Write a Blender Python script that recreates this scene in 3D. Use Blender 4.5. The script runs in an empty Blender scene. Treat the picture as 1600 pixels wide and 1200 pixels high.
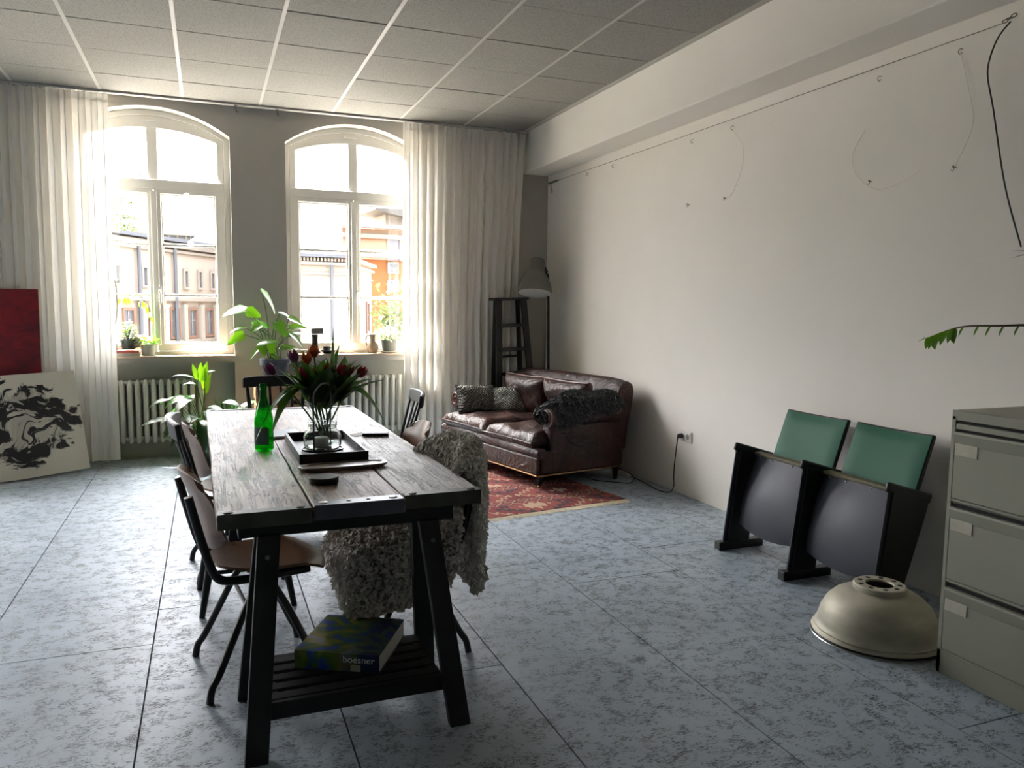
import bpy, bmesh, math, random
from mathutils import Vector, Matrix, Euler
PI = math.pi
S = bpy.context.scene
COL = S.collection
rnd = random.Random(7)

# ------------------------------------------------------------------ camera, world, sun, exposure
cam = bpy.data.objects.new('camera', bpy.data.cameras.new('camera'))
COL.objects.link(cam)
yaw, pitch, roll = 0.370991, -0.098156, 0.0102913
cy, sy, cp, sp, cr, sr = math.cos(yaw), math.sin(yaw), math.cos(pitch), math.sin(pitch), math.cos(roll), math.sin(roll)
fwd = Vector((sy * cp, cy * cp, sp)); r0 = Vector((cy, -sy, 0)); u0 = r0.cross(fwd)
rt = cr * r0 + sr * u0; up = -sr * r0 + cr * u0
cam.matrix_world = Matrix(((rt.x, up.x, -fwd.x, 0), (rt.y, up.y, -fwd.y, 0), (rt.z, up.z, -fwd.z, 1.394), (0, 0, 0, 1)))
cam.data.sensor_width = 36; cam.data.lens = 1221.0 / 1600 * 36
cam.data.clip_start = 0.05; cam.data.clip_end = 400
S.camera = cam

w = bpy.data.worlds.new('world'); S.world = w; w.use_nodes = True
wb = w.node_tree.nodes['Background']
SUN = Vector((0.55, -0.55, -1.75)).normalized()
sky = w.node_tree.nodes.new('ShaderNodeTexSky'); sky.sky_type = 'NISHITA'; sky.sun_disc = False
sky.sun_elevation = math.asin(-SUN.z); sky.sun_rotation = math.atan2(-SUN.x, -SUN.y)
sky.air_density = 1.0; sky.dust_density = 9.0; sky.ozone_density = 1.0
hz = w.node_tree.nodes.new('ShaderNodeHueSaturation'); hz.inputs['Saturation'].default_value = .35   # milky, hazy sky
w.node_tree.links.new(sky.outputs[0], hz.inputs['Color']); w.node_tree.links.new(hz.outputs[0], wb.inputs[0])
wb.inputs[1].default_value = 3.2

sun = bpy.data.objects.new('sun', bpy.data.lights.new('sun', 'SUN')); COL.objects.link(sun)
sun.data.energy = 60; sun.data.angle = math.radians(.8); sun.data.color = (1.0, 0.965, 0.91)
sun.rotation_euler = SUN.to_track_quat('-Z', 'Y').to_euler()

vs = S.view_settings
S.display_settings.display_device = 'sRGB'
vs.view_transform = 'Standard'; vs.look = 'None'; vs.gamma = 1; vs.use_curve_mapping = False
vs.exposure = 1.15
cyc = S.cycles
cyc.max_bounces = 14; cyc.diffuse_bounces = 7; cyc.glossy_bounces = 5; cyc.transmission_bounces = 10; cyc.transparent_max_bounces = 24
cyc.sample_clamp_indirect = 6; cyc.caustics_reflective = False; cyc.use_denoising = True

# portals: the openings through which the sky lights the room (sampling aid, they give no light themselves)
WC = (-8.4, -6.645, -4.89, -3.135, -0.42, 1.335)          # window centres along the back wall; first four unseen, added to brighten the room
WH = 0.64                                    # half width
for c in WC:
    l = bpy.data.lights.new('window_portal', 'AREA'); l.shape = 'RECTANGLE'; l.size = 1.3; l.size_y = 2.2
    o = bpy.data.objects.new('window_portal', l); COL.objects.link(o)
    o.location = (c, 7.86, 2.0); o.rotation_euler = (-PI / 2, 0, 0)
    l.cycles.is_portal = True

# ------------------------------------------------------------------ materials
def lin(c):
    if isinstance(c, str):
        c = [int(c[i:i + 2], 16) / 255 for i in (0, 2, 4)]
        c = [x / 12.92 if x <= .04045 else ((x + .055) / 1.055) ** 2.4 for x in c]
    return (c[0], c[1], c[2], 1)

class NT:
    def __init__(s, name):
        s.m = bpy.data.materials.new(name); s.m.use_nodes = True
        s.t = s.m.node_tree; s.n = s.t.nodes; s.n.clear()
        s.out = s.n.new('ShaderNodeOutputMaterial')
        s.tc = s.n.new('ShaderNodeTexCoord')
    def l(s, a, b): s.t.links.new(a, b)
    def node(s, typ, ins=None, **kw):
        n = s.n.new('ShaderNode' + typ)
        for k, v in kw.items(): setattr(n, k, v)
        for k, v in (ins or {}).items():
            if hasattr(v, 'is_linked') or isinstance(v, bpy.types.NodeSocket): s.l(v, n.inputs[k])
            else: n.inputs[k].default_value = v
        return n
    def map(s, scale=(1, 1, 1), rot=(0, 0, 0), loc=(0, 0, 0), src='Object'):
        return s.node('Mapping', {'Vector': s.tc.outputs[src], 'Scale': scale, 'Rotation': rot, 'Location': loc}).outputs[0]
    def noise(s, vec, scale=5, detail=4, rough=.5, dist=0):
        return s.node('TexNoise', {'Vector': vec, 'Scale': scale, 'Detail': detail, 'Roughness': rough, 'Distortion': dist}).outputs[0]
    def ramp(s, fac, stops, interp='LINEAR'):
        n = s.node('ValToRGB', {'Fac': fac}); e = n.color_ramp.elements; n.color_ramp.interpolation = interp
        while len(e) < len(stops): e.new(.5)
        for i, (p, c) in enumerate(stops):
            e[i].position = p; e[i].color = lin(c) if not isinstance(c, (int, float)) else (c, c, c, 1)
        return n.outputs[0]
    def mix(s, fac, a, b, blend='MIX'):
        n = s.node('Mix', data_type='RGBA', blend_type=blend)
        for k, v in ((0, fac), (6, a), (7, b)):
            if isinstance(v, bpy.types.NodeSocket): s.l(v, n.inputs[k])
            else: n.inputs[k].default_value = v if k == 0 else (lin(v) if isinstance(v, str) else v)
        return n.outputs[2]
    def math(s, op, a, b=0.5):
        n = s.node('Math', operation=op)
        for k, v in ((0, a), (1, b)):
            if isinstance(v, bpy.types.NodeSocket): s.l(v, n.inputs[k])
            else: n.inputs[k].default_value = v
        return n.outputs[0]
    def bump(s, h, strength=.3, dist=.01):
        return s.node('Bump', {'Height': h, 'Strength': strength, 'Distance': dist}).outputs[0]
    def pbr(s, col, rough=.5, metal=0, normal=None, **kw):
        p = s.node('BsdfPrincipled')
        for k, v in (('Base Color', col), ('Roughness', rough), ('Metallic', metal)) + tuple(kw.items()):
            if isinstance(v, bpy.types.NodeSocket): s.l(v, p.inputs[k])
            else: p.inputs[k].default_value = lin(v) if isinstance(v, str) else v
        if normal is not None: s.l(normal, p.inputs['Normal'])
        s.l(p.outputs[0], s.out.inputs[0])
        return s.m

def M(name, col, rough=.5, metal=0, var=.12, scale=6, bump=0, bscale=60, stretch=(1, 1, 1), **kw):
    n = NT(name); v = n.map(stretch)
    a = lin(col)
    lo = tuple(x * (1 - var) for x in a[:3]) + (1,); hi = tuple(min(1, x * (1 + var)) for x in a[:3]) + (1,)
    c = n.mix(n.noise(v, scale, 5), lo, hi)
    nm = n.bump(n.noise(v, bscale, 3), bump, .003) if bump else None
    return n.pbr(c, rough, metal, nm, **kw)

def leaf_mat(name, col, back=None, trans=.45, rough=.35):
    n = NT(name)
    c = n.mix(n.noise(n.map(), 9, 3), tuple(x * .75 for x in lin(col)[:3]) + (1,), tuple(min(1, x * 1.2) for x in lin(col)[:3]) + (1,))
    p = n.node('BsdfPrincipled', {'Base Color': c, 'Roughness': rough})
    tcol = n.mix(.65, c, lin(back or col))
    t = n.node('BsdfTranslucent', {'Color': tcol})
    mx = n.node('MixShader', {0: trans, 1: p.outputs[0], 2: t.outputs[0]})
    n.l(mx.outputs[0], n.out.inputs[0]); return n.m

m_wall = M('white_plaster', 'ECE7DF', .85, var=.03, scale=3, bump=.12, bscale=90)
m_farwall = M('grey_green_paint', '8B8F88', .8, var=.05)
m_backwall = M('shade_toned_plaster', 'AFABA3', .85, var=.04, scale=3, bump=.12, bscale=90)  # white plaster with the window wall's shade put into its colour
m_niche = M('grey_niche_paint', 'B2B3AA', .8, var=.06)
m_frame = M('white_window_paint', 'DEDCD5', .3, var=.02)
m_sill = M('worn_wood_sill', 'B7A48E', .45, var=.2, scale=12, stretch=(1, 8, 8))
m_dark = M('dark_underfloor', '15171A', .9)
m_tbar = M('ceiling_grid_paint', 'A9A6A0', .5, var=.02)
m_black = M('black_lacquer', '0B0B0C', .46, var=.3, scale=12, bump=.05)
m_blackwood = M('black_painted_wood', '0A0A0B', .6, var=.4, scale=14, bump=.15, bscale=50)
m_blacksteel = M('black_steel', '0C0D10', .35, var=.2, **{'Specular IOR Level': .6})
m_steel = M('brushed_steel', 'B9B9B6', .28, 1, var=.1, scale=30)
m_chrome = M('chrome', 'D8D8D8', .1, 1, var=.02)
m_darkmetal = M('dark_grey_lamp_metal', '5C5D55', .5, var=.08)
m_white = M('white_enamel', 'E2E0DA', .4, var=.03)
m_radiator = M('old_radiator_paint', 'D0CFC6', .45, var=.06)
m_plastic = M('white_plastic', 'DEDDD5', .35, var=.02)
m_cord = M('dark_rubber_cord', '2B2724', .5)
m_wire = M('wire_steel', '6A655C', .4, .6)
m_thread = M('nylon_thread', 'E8E4D8', .25, var=.02)

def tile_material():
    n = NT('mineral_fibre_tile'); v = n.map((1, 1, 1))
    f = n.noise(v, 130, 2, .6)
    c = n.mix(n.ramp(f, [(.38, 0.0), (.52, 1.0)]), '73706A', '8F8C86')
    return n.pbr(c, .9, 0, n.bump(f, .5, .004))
m_tile = tile_material()

def floor_material():
    n = NT('painted_strand_board')
    base = n.mix(n.ramp(n.noise(n.map(), 2.2, 4), [(.3, 0.0), (.7, 1.0)]), '9BA8B3', 'AEBBC6')
    h = None; dark = None
    for i, a in enumerate((.3, 1.35, 2.3, -.5)):
        v = n.map((1, 4.5, 1), (0, 0, a), (i * 3.1, i * 1.7, 0))
        f = n.noise(v, 22, 3, .6, .5)
        big = n.noise(n.map((1, 1, 1), (0, 0, 0), (i * 5.3, 2.2 * i, 0)), 13, 3, .6)
        e = n.math('ABSOLUTE', n.math('SUBTRACT', f, .5))
        line = n.ramp(e, [(0.0, 1.0), (.02, .8), (.034, 0.0)])
        gate = n.ramp(big, [(.54, 0.0), (.6, 1.0)])
        line = n.math('MULTIPLY', line, gate)
        dark = line if dark is None else n.math('MAXIMUM', dark, line)
        h = f if h is None else n.math('ADD', h, f)
    speck = n.ramp(n.noise(n.map((1, 1, 1)), 70, 2, .7), [(.66, 0.0), (.72, 1.0)])
    dark = n.math('MAXIMUM', dark, n.math('MULTIPLY', speck, .6))
    c = n.mix(n.math('MULTIPLY', dark, .95), base, '22272C')
    hh = n.math('SUBTRACT', n.math('MULTIPLY', h, .25), n.math('MULTIPLY', dark, .6))
    r = n.math('ADD', .33, n.math('MULTIPLY', n.noise(n.map(), 25, 3), .22))
    return n.pbr(c, r, 0, n.bump(hh, .35, .004), **{'Specular IOR Level': .5})
m_floor = floor_material()

def plank_material(name, a, b, dk):
    n = NT(name)
    g = n.noise(n.map((26, .9, 26)), 3, 6, .65, .1)
    c = n.mix(n.ramp(g, [(.32, 0.0), (.66, 1.0)]), a, b)
    big = n.noise(n.map((3.2, .9, 1)), 3, 5, .65, .4)
    c = n.mix(n.ramp(big, [(.40, .85), (.58, 0.0)]), c, dk)
    e = None
    for k, (sx_, sy_, th) in enumerate(((11, .42, .02), (19, .7, .022), (8, 2.2, .01))):
        cr = n.noise(n.map((sx_, sy_, 9), (0, 0, .02), (3 + 4 * k, 1 + k, 0)), 1.5, 5, .6, .25)
        l = n.ramp(n.math('ABSOLUTE', n.math('SUBTRACT', cr, .5)), [(0.0, 1.0), (th * .6, .9), (th, 0.0)])
        gt = n.ramp(n.noise(n.map((4, 1.4, 1), (0, 0, 0), (k * 3, 2, 0)), 2.0, 3), [(.48, 0.0), (.54, 1.0)])
        l = n.math('MULTIPLY', l, gt); e = l if e is None else n.math('MAXIMUM', e, l)
    sp = n.ramp(n.noise(n.map((1.8, .9, 1)), 34, 3, .7), [(.64, 0.0), (.70, 1.0)])
    e = n.math('MAXIMUM', e, n.math('MULTIPLY', sp, .85))
    c = n.mix(n.math('MULTIPLY', e, .93), c, '140E0A')
    h = n.math('SUBTRACT', n.math('MULTIPLY', g, .5), e)
    return n.pbr(c, n.math('ADD', .42, n.math('MULTIPLY', g, .2)), 0, n.bump(h, .7, .005), **{'Specular IOR Level': .5})
m_plank = plank_material('weathered_plank', '877162', 'D8C9BD', '8E7664')
m_plank2 = plank_material('brown_weathered_plank', '6D5342', 'B49E8C', '785F4D')
m_plank3 = plank_material('grey_weathered_plank', '6D6359', 'C1B7AD', '7F736A')
m_endband = M('worn_green_end_band', '4A4A3E', .5, .3, var=.5, scale=18, bump=.2)
m_galv = M('galvanised_band', '5E6066', .42, .8, var=.35, scale=10)

def plywood(name, a, b):
    n = NT(name)
    g = n.noise(n.map((2, 18, 3)), 4, 5, .6, .3)
    return n.pbr(n.mix(g, a, b), .33, 0, n.bump(g, .05, .002))
m_ply = plywood('brown_plywood', '5A3A24', '8C6242')
m_crate = plywood('crate_wood', '6E4E34', 'A88460')
m_board = plywood('serving_board_wood', '6B5848', '978371')

def leather():
    n = NT('oxblood_leather')
    v = n.map()
    big = n.noise(v, 5, 4, .6, .6)
    c = n.mix(n.ramp(big, [(.3, 0.0), (.75, 1.0)]), '1C0D0A', '46241A')
    wr = n.noise(n.map((1, 1, 1)), 7, 4, .55, 1.6)
    fine = n.node('TexVoronoi', {'Vector': v, 'Scale': 130}).outputs[0]
    h = n.math('ADD', n.math('MULTIPLY', wr, 1.0), n.math('MULTIPLY', fine, .05))
    return n.pbr(c, n.math('ADD', .33, n.math('MULTIPLY', big, .22)), 0, n.bump(h, .9, .03), **{'Specular IOR Level': .55})
m_leather = leather()
m_piping = M('worn_leather_piping', '5B3426', .4)
m_nail = M('brass_nails', '8A6A45', .4, .7)

def knit():
    n = NT('grey_knit')
    v = n.map((1, 1, 1))
    w1 = n.node('TexWave', {'Vector': v, 'Scale': 24, 'Distortion': .6}, wave_type='BANDS', bands_direction='DIAGONAL').outputs[1]
    w2 = n.node('TexWave', {'Vector': n.map((-1, 1, 1)), 'Scale': 24, 'Distortion': .6}, wave_type='BANDS', bands_direction='DIAGONAL').outputs[1]
    h = n.math('MULTIPLY', w1, w2)
    return n.pbr(n.mix(h, '50504C', 'E2E1DA'), .9, 0, n.bump(h, 1.0, .02))
m_knit = knit()
m_hide = M('sheep_hide', 'A39C92', .95)
m_sheep = M('grey_sheepskin', 'CFC9C0', .95, var=.2, scale=30, **{'Sheen Weight': .3})
m_darkfur = M('charcoal_fleece', '444547', .95, var=.3, scale=30, **{'Sheen Weight': .15})
m_green = M('green_vinyl', '286049', .55, var=.15, scale=5, bump=.08, bscale=70, **{'Specular IOR Level': .22})
m_seatmetal = M('dented_dark_sheet', '30323C', .5, .25, var=.3, scale=4, bump=.12, bscale=9)
m_olive = M('olive_seat_edge', '5C563A', .6, var=.2)
m_panelblack = M('black_seat_panel', '0A100F', .42, var=.3)
m_cabinet = M('putty_grey_steel', '8E8E7F', .5, var=.05, scale=4, bump=.03)
m_cabdark = M('cabinet_gap', '0D0D0C', .8)
m_label = M('peeling_paper_label', 'B5B1A2', .8, var=.2, scale=25)
def shade_mat():
    n = NT('worn_aluminium')
    f = n.noise(n.map((1, 1, 2.5)), 3, 5, .6)
    return n.pbr(n.mix(n.ramp(f, [(.35, 0.0), (.7, 1.0)]), 'A8A391', 'D2CDBB'), n.math('ADD', .5, n.math('MULTIPLY', f, .2)), .4, n.bump(n.noise(n.map(), 30, 3), .06, .004))
m_shade = shade_mat()

def thin_glass(name, tint=(1, 1, 1, 1), refl=.45):
    n = NT(name)
    t = n.node('BsdfTransparent', {'Color': tint}); g = n.node('BsdfGlossy', {'Color': (1, 1, 1, 1), 'Roughness': .02})
    fr = n.math('ADD', .035, n.math('MULTIPLY', n.math('POWER', n.node('LayerWeight', {'Blend': .5}).outputs['Facing'], 4.0), refl if refl < 1 else .35))
    mx = n.node('MixShader', {0: fr, 1: t.outputs[0], 2: g.outputs[0]})
    n.l(mx.outputs[0], n.out.inputs[0]); return n.m
m_pane = thin_glass('window_pane')
m_vaseglass = thin_glass('clear_glass', (.96, .98, .97, 1), 1.22)
def glass(name, col, ior=1.45, rough=0.0):
    n = NT(name); return n.pbr(lin(col), rough, 0, None, **{'Transmission Weight': 1.0, 'IOR': ior})
m_bottle = thin_glass('green_bottle_glass', (.09, .72, .16, 1))
m_jarglass = glass('jar_glass', 'F4F8F6', 1.4)
m_crystal = glass('cut_crystal', 'F4F4F8', 1.6)

def curtain_mat():
    n = NT('sheer_curtain')
    wv = n.noise(n.map((60, 60, 2)), 4, 2)
    c = n.mix(wv, 'EAE6DE', 'F6F3EC')
    d = n.node('BsdfDiffuse', {'Color': c}); t = n.node('BsdfTranslucent', {'Color': c}); tr = n.node('BsdfTransparent', {'Color': (1, 1, 1, 1)})
    a = n.node('MixShader', {0: .2, 1: d.outputs[0], 2: t.outputs[0]})
    b = n.node('MixShader', {0: .04, 1: a.outputs[0], 2: tr.outputs[0]})
    n.l(b.outputs[0], n.out.inputs[0]); return n.m
m_curtain = curtain_mat()

def rug_mat():
    n = NT('kilim_pattern')
    # bands and lozenges in object space: x across, y along
    v = n.map((1, 1, 1)); sx = n.node('SeparateXYZ', {0: v})
    x, y = sx.outputs[0], sx.outputs[1]
    tri = lambda a, p: n.math('ABSOLUTE', n.math('SUBTRACT', n.math('FRACT', n.math('DIVIDE', a, p)), .5))
    loz = n.math('ADD', tri(x, .8), tri(y, .62))
    jag = n.math('ADD', loz, n.math('MULTIPLY', tri(x, .06), .18))
    c = n.ramp(jag, [(.0, 'B9AA96'), (.14, '6E2A2C'), (.24, '2A2230'), (.3, '84403A'), (.46, 'A88A72'), (.52, '742E30'), (.66, '35303C'), (.74, '8A4640'), (.9, 'B59C82')], 'CONSTANT')
    small = n.math('ADD', tri(x, .11), tri(y, .09))
    c2 = n.ramp(small, [(.0, '93504A'), (.3, '5A1B22'), (.5, 'AB9780'), (.62, '78383A')], 'CONSTANT')
    m1 = n.ramp(n.math('ABSOLUTE', y), [(.0, 0.0), (.42, 0.0), (.44, 1.0)], 'CONSTANT')
    c = n.mix(n.ramp(n.math('FRACT', n.math('DIVIDE', y, .42)), [(0, 0.0), (.7, 1.0)], 'CONSTANT'), c, c2)
    nn = n.noise(v, 60, 3, .7)
    c = n.mix(n.ramp(nn, [(.45, 0.0), (.7, .5)]), c, '6B3A32')
    h = n.node('TexWave', {'Vector': v, 'Scale': 90, 'Distortion': 2.0}, bands_direction='Y').outputs[1]
    return n.pbr(c, .95, 0, n.bump(h, .5, .004))
m_rug = rug_mat()
m_fringe = M('cream_fringe', 'C9BBA0', .9, var=.2)

def bw_art():
    n = NT('black_brush_painting')
    v = n.map((1, 1, 1))
    d1 = n.noise(v, 2.6, 3, .5)
    vv = n.node('VectorMath', {0: v, 1: n.node('VectorMath', {0: n.node('TexNoise', {'Vector': v, 'Scale': 3.0}).outputs[1], 'Scale': .55}, operation='SCALE').outputs[0]}, operation='ADD').outputs[0]
    st = n.node('Mapping', {'Vector': vv, 'Scale': (2.2, 8.5, 8.5), 'Rotation': (0, .9, 0)}).outputs[0]
    s1 = n.noise(st, 1.1, 6, .62, .7)
    st2 = n.node('Mapping', {'Vector': vv, 'Scale': (9, 2, 2.4), 'Rotation': (0, .5, 0), 'Location': (4, 2, 1)}).outputs[0]
    s2 = n.noise(st2, 1.0, 6, .62, .7)
    sx = n.node('SeparateXYZ', {0: v})
    # distance from the motif's centre, in canvas metres
    rx = n.math('DIVIDE', n.math('SUBTRACT', sx.outputs[0], .70), .44); rz = n.math('DIVIDE', n.math('SUBTRACT', sx.outputs[2], .43), .34)
    rr = n.math('SQRT', n.math('ADD', n.math('MULTIPLY', rx, rx), n.math('MULTIPLY', rz, rz)))
    rr = n.math('ADD', rr, n.math('MULTIPLY', n.math('SUBTRACT', s1, .5), 1.5))
    inside = n.ramp(rr, [(.86, 1.0), (.93, 0.0)])
    b1 = n.ramp(s1, [(.485, 1.0), (.51, 0.0)]); b2 = n.ramp(s2, [(.44, 1.0), (.465, 0.0)])
    ink = n.math('MAXIMUM', b1, b2)
    ink = n.math('MULTIPLY', ink, inside)
    wash = n.math('MULTIPLY', n.ramp(s2, [(.4, .75), (.7, .1)]), inside)
    c = n.mix(wash, 'D3CEBE', '77706C')
    c = n.mix(n.math('MULTIPLY', n.ramp(n.noise(v, 3.3, 2), [(.62, 0.0), (.7, .5)]), inside), c, '6A2A30')
    c = n.mix(ink, c, '100D10')
    return n.pbr(c, .6)
m_bw = bw_art()
def red_art():
    n = NT('deep_red_painting')
    f = n.noise(n.map((1, 1, 2)), 5, 6, .65, .6)
    return n.pbr(n.mix(n.ramp(f, [(.3, 0.0), (.7, 1.0)]), '43060E', '8A0E1A'), .5, 0, n.bump(f, .2, .01))
m_red = red_art()
m_canvas = M('canvas_edge', 'C9C4B6', .8)

def cover_mat():
    n = NT('painted_book_cover')
    v = n.map((1, 1, 1))
    f = n.noise(n.map((1, 1.3, 1)), 9, 3, .5, 1.0)
    g = n.noise(n.map((1, 1, 1), (0, 0, 0), (5, 3, 0)), 8, 3, .5, .8)
    a = n.ramp(f, [(.0, '1A2A66'), (.4, '2B4FA8'), (.47, '3E6420'), (.55, '6C8020'), (.62, 'A08A2E'), (.72, '7F9698')], 'LINEAR')
    b = n.ramp(g, [(.0, '0E1430'), (.52, '141F52'), (.58, '4A6420'), (.66, '182A70'), (.78, '7A3022')], 'LINEAR')
    sx = n.node('SeparateXYZ', {0: v})
    return n.pbr(n.mix(n.ramp(sx.outputs[0], [(.12, 0.0), (.24, 1.0)]), a, b), .35)
m_cover = cover_mat()
m_pages = M('book_pages', 'CFCBC0', .8, var=.08, scale=200, stretch=(.05, .05, 4))
m_print = M('white_print', 'E8E8E8', .6)

m_monstera = leaf_mat('monstera_leaf', '1E4018', '8ED41A', .3, .28)
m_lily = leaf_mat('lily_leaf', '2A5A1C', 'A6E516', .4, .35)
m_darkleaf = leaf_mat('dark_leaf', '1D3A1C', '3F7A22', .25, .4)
m_sage = leaf_mat('sage_leaf', '8FA583', 'C6D8A8', .35, .6)
m_ivy = leaf_mat('small_leaf', '3D5A26', '93BF4A', .35, .45)
m_tulipleaf = leaf_mat('tulip_leaf', '2B4A22', '5E8C2A', .3, .4)
m_stem = M('green_stem', '4A6A30', .5, var=.1)
m_brownstem = M('brown_stem', '4A3F28', .6)
m_pet_red = leaf_mat('red_petal', '7A0E1C', 'A01424', .2, .4)
m_pet_or = leaf_mat('orange_petal', '8E3A14', 'B44A18', .25, .4)
m_pet_pu = leaf_mat('purple_petal', '4A1036', '6A1448', .2, .4)
m_pot_dark = M('slate_plastic_pot', '33383F', .55)
m_pot_grey = M('grey_fabric_pot', '5F5F58', .8)
m_pot_pale = M('pale_stone_pot', 'A6A59B', .7, var=.15)
m_pot_green = M('green_glazed_pot', '1E4A26', .3)
m_vase = M('brown_stoneware', '75654F', .6, var=.2, scale=14)
m_soil = M('potting_soil', '241A12', .95, var=.4, scale=60)
m_red_item = M('red_cloth_binding', '9A4A3C', .7)
m_flower = leaf_mat('white_blossom', 'E8D9C8', 'F4E6D6', .3, .6)
# exterior
m_stone = M('pale_stone_facade', '71675D', .9, var=.08, scale=1.2)
m_stone2 = M('cream_stone_facade', '68625A', .9, var=.06, scale=1.2)
m_trim = M('stone_moulding', '645D55', .9)
m_extwin = M('far_window_glass', '3C4047', .3, var=.1)
m_extwinframe = M('far_window_surround', '563C2E', .8)
m_zinc = M('zinc_gutter', '33353A', .6, .0)
m_roof = M('grey_slate_roof', '2B2927', .8, var=.08)
m_roofblue = M('blue_slate_roof', '171B28', .7)
m_brick = M('ochre_brick', '673711', .9, var=.2, scale=2)
m_concrete = M('beige_render', '685B4A', .9)
m_bark = M('bark', '3A342C', .9)
m_treeleaf = leaf_mat('spring_foliage', '2E381C', '3C4A22', .25, .7)
m_extwhite = M('weathered_white_render', '5A5955', .9)
m_ground = M('street_asphalt', '77746E', .9)

# ------------------------------------------------------------------ geometry helpers
class G:
    def __init__(s): s.b = bmesh.new()
    def face(s, vs):
        try: s.b.faces.new(vs)
        except ValueError: pass
    def box(s, c, d, rot=None, taper=1.0):
        v = []
        R = Euler(rot).to_matrix() if rot is not None else None
        for z in (-1, 1):
            k = taper if z > 0 else 1.0
            for y in (-1, 1):
                for x in (-1, 1):
                    p = Vector((x * d[0] / 2 * k, y * d[1] / 2 * k, z * d[2] / 2))
                    if R: p = R @ p
                    v.append(s.b.verts.new(p + Vector(c)))
        for f in ((0, 2, 3, 1), (4, 5, 7, 6), (0, 1, 5, 4), (2, 6, 7, 3), (0, 4, 6, 2), (1, 3, 7, 5)):
            s.face([v[i] for i in f])
        return s
    def beam(s, a, b, wx, wy, ref=(0, 0, 1)):
        """rectangular bar from a to b, wx wide, wy deep"""
        a, b = Vector(a), Vector(b); t = (b - a).normalized(); r = Vector(ref)
        if abs(t.dot(r)) > .98: r = Vector((0, 1, 0))
        x = t.cross(r).normalized(); y = x.cross(t).normalized()
        q = []
        for p in (a, b):
            q.append([s.b.verts.new(p + x * wx / 2 * i + y * wy / 2 * j) for i, j in ((-1, -1), (1, -1), (1, 1), (-1, 1))])
        for i in range(4): s.face([q[0][i], q[0][(i + 1) % 4], q[1][(i + 1) % 4], q[1][i]])
        s.face(q[0][::-1]); s.face(q[1]); return s
    def tube(s, pts, r, seg=8, cap=True, flat=1.0):
        pts = [Vector(p) for p in pts]; n = len(pts)
        rs = r if isinstance(r, (list, tuple)) else [r] * n
        t0 = (pts[1] - pts[0]).normalized(); ref = Vector((0, 0, 1)) if abs(t0.z) < .9 else Vector((1, 0, 0))
        x = t0.cross(ref).normalized(); rings = []
        for i, p in enumerate(pts):
            t = (pts[min(i + 1, n - 1)] - pts[max(i - 1, 0)]).normalized()
            x = (x - t * x.dot(t)).normalized(); y = t.cross(x)
            rings.append([s.b.verts.new(p + (x * math.cos(a) + y * math.sin(a) * flat) * rs[i]) for a in [2 * PI * k / seg for k in range(seg)]])
        for a, b in zip(rings, rings[1:]):
            for k in range(seg): s.face([a[k], a[(k + 1) % seg], b[(k + 1) % seg], b[k]])
        if cap: s.face(rings[0][::-1]); s.face(rings[-1])
        return s
    def lathe(s, prof, seg=24, loc=(0, 0, 0), mat=None, close=False):
        rings = []
        for r, z in prof:
            ring = []
            for k in range(seg):
                a = 2 * PI * k / seg; p = Vector((r * math.cos(a), r * math.sin(a), z))
                if mat: p = mat @ p
                ring.append(s.b.verts.new(p + Vector(loc)))
            rings.append(ring)
        pairs = list(zip(rings, rings[1:])) + ([(rings[-1], rings[0])] if close else [])
        for a, b in pairs:
            for k in range(seg): s.face([a[k], a[(k + 1) % seg], b[(k + 1) % seg], b[k]])
        if not close: s.face(rings[0][::-1]); s.face(rings[-1])
        return s
    def sheet(s, grid, thick=None, wrap=False):
        """grid of points; thick gives it a second face and rim"""
        V = [[s.b.verts.new(Vector(p)) for p in row] for row in grid]
        n, m = len(V), len(V[0])
        for i in range(n - 1):
            for j in range(m - 1 + (1 if wrap else 0)):
                s.face([V[i][j], V[i][(j + 1) % m], V[i + 1][(j + 1) % m], V[i + 1][j]])
        return V
    def slab(s, grid, thick):
        n, m = len(grid), len(grid[0]); P = [[Vector(p) for p in r] for r in grid]
        Q = []
        for i in range(n):
            row = []
            for j in range(m):
                a = P[min(i + 1, n - 1)][j] - P[max(i - 1, 0)][j]; b = P[i][min(j + 1, m - 1)] - P[i][max(j - 1, 0)]
                row.append(P[i][j] + a.cross(b).normalized() * thick)
            Q.append(row)
        A, B = s.sheet(P), s.sheet(Q)
        for i in range(n - 1):
            s.face([A[i][0], A[i + 1][0], B[i + 1][0], B[i][0]]); s.face([A[i][-1], B[i][-1], B[i + 1][-1], A[i + 1][-1]])
        for j in range(m - 1):
            s.face([A[0][j], B[0][j], B[0][j + 1], A[0][j + 1]]); s.face([A[-1][j], A[-1][j + 1], B[-1][j + 1], B[-1][j]])
        return s
    def prism(s, poly, axis, a, b):
        def P(u, v, w): return {'x': (w, u, v), 'y': (u, w, v), 'z': (u, v, w)}[axis]
        A = [s.b.verts.new(P(u, v, a)) for u, v in poly]; B = [s.b.verts.new(P(u, v, b)) for u, v in poly]
        n = len(poly)
        for i in range(n): s.face([A[i], A[(i + 1) % n], B[(i + 1) % n], B[i]])
        s.face(A[::-1]); s.face(B); return s
    def ring(s, outer, inner, y0, y1):
        """closed frame between two outlines of equal length in the xz plane"""
        n = len(outer); q = []
        for pl, y in ((outer, y0), (inner, y0), (inner, y1), (outer, y1)):
            q.append([s.b.verts.new((x, y, z)) for x, z in pl])
        for k in range(4):
            a, b = q[k], q[(k + 1) % 4]
            for i in range(n): s.face([a[i], a[(i + 1) % n], b[(i + 1) % n], b[i]])
        return s
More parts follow.
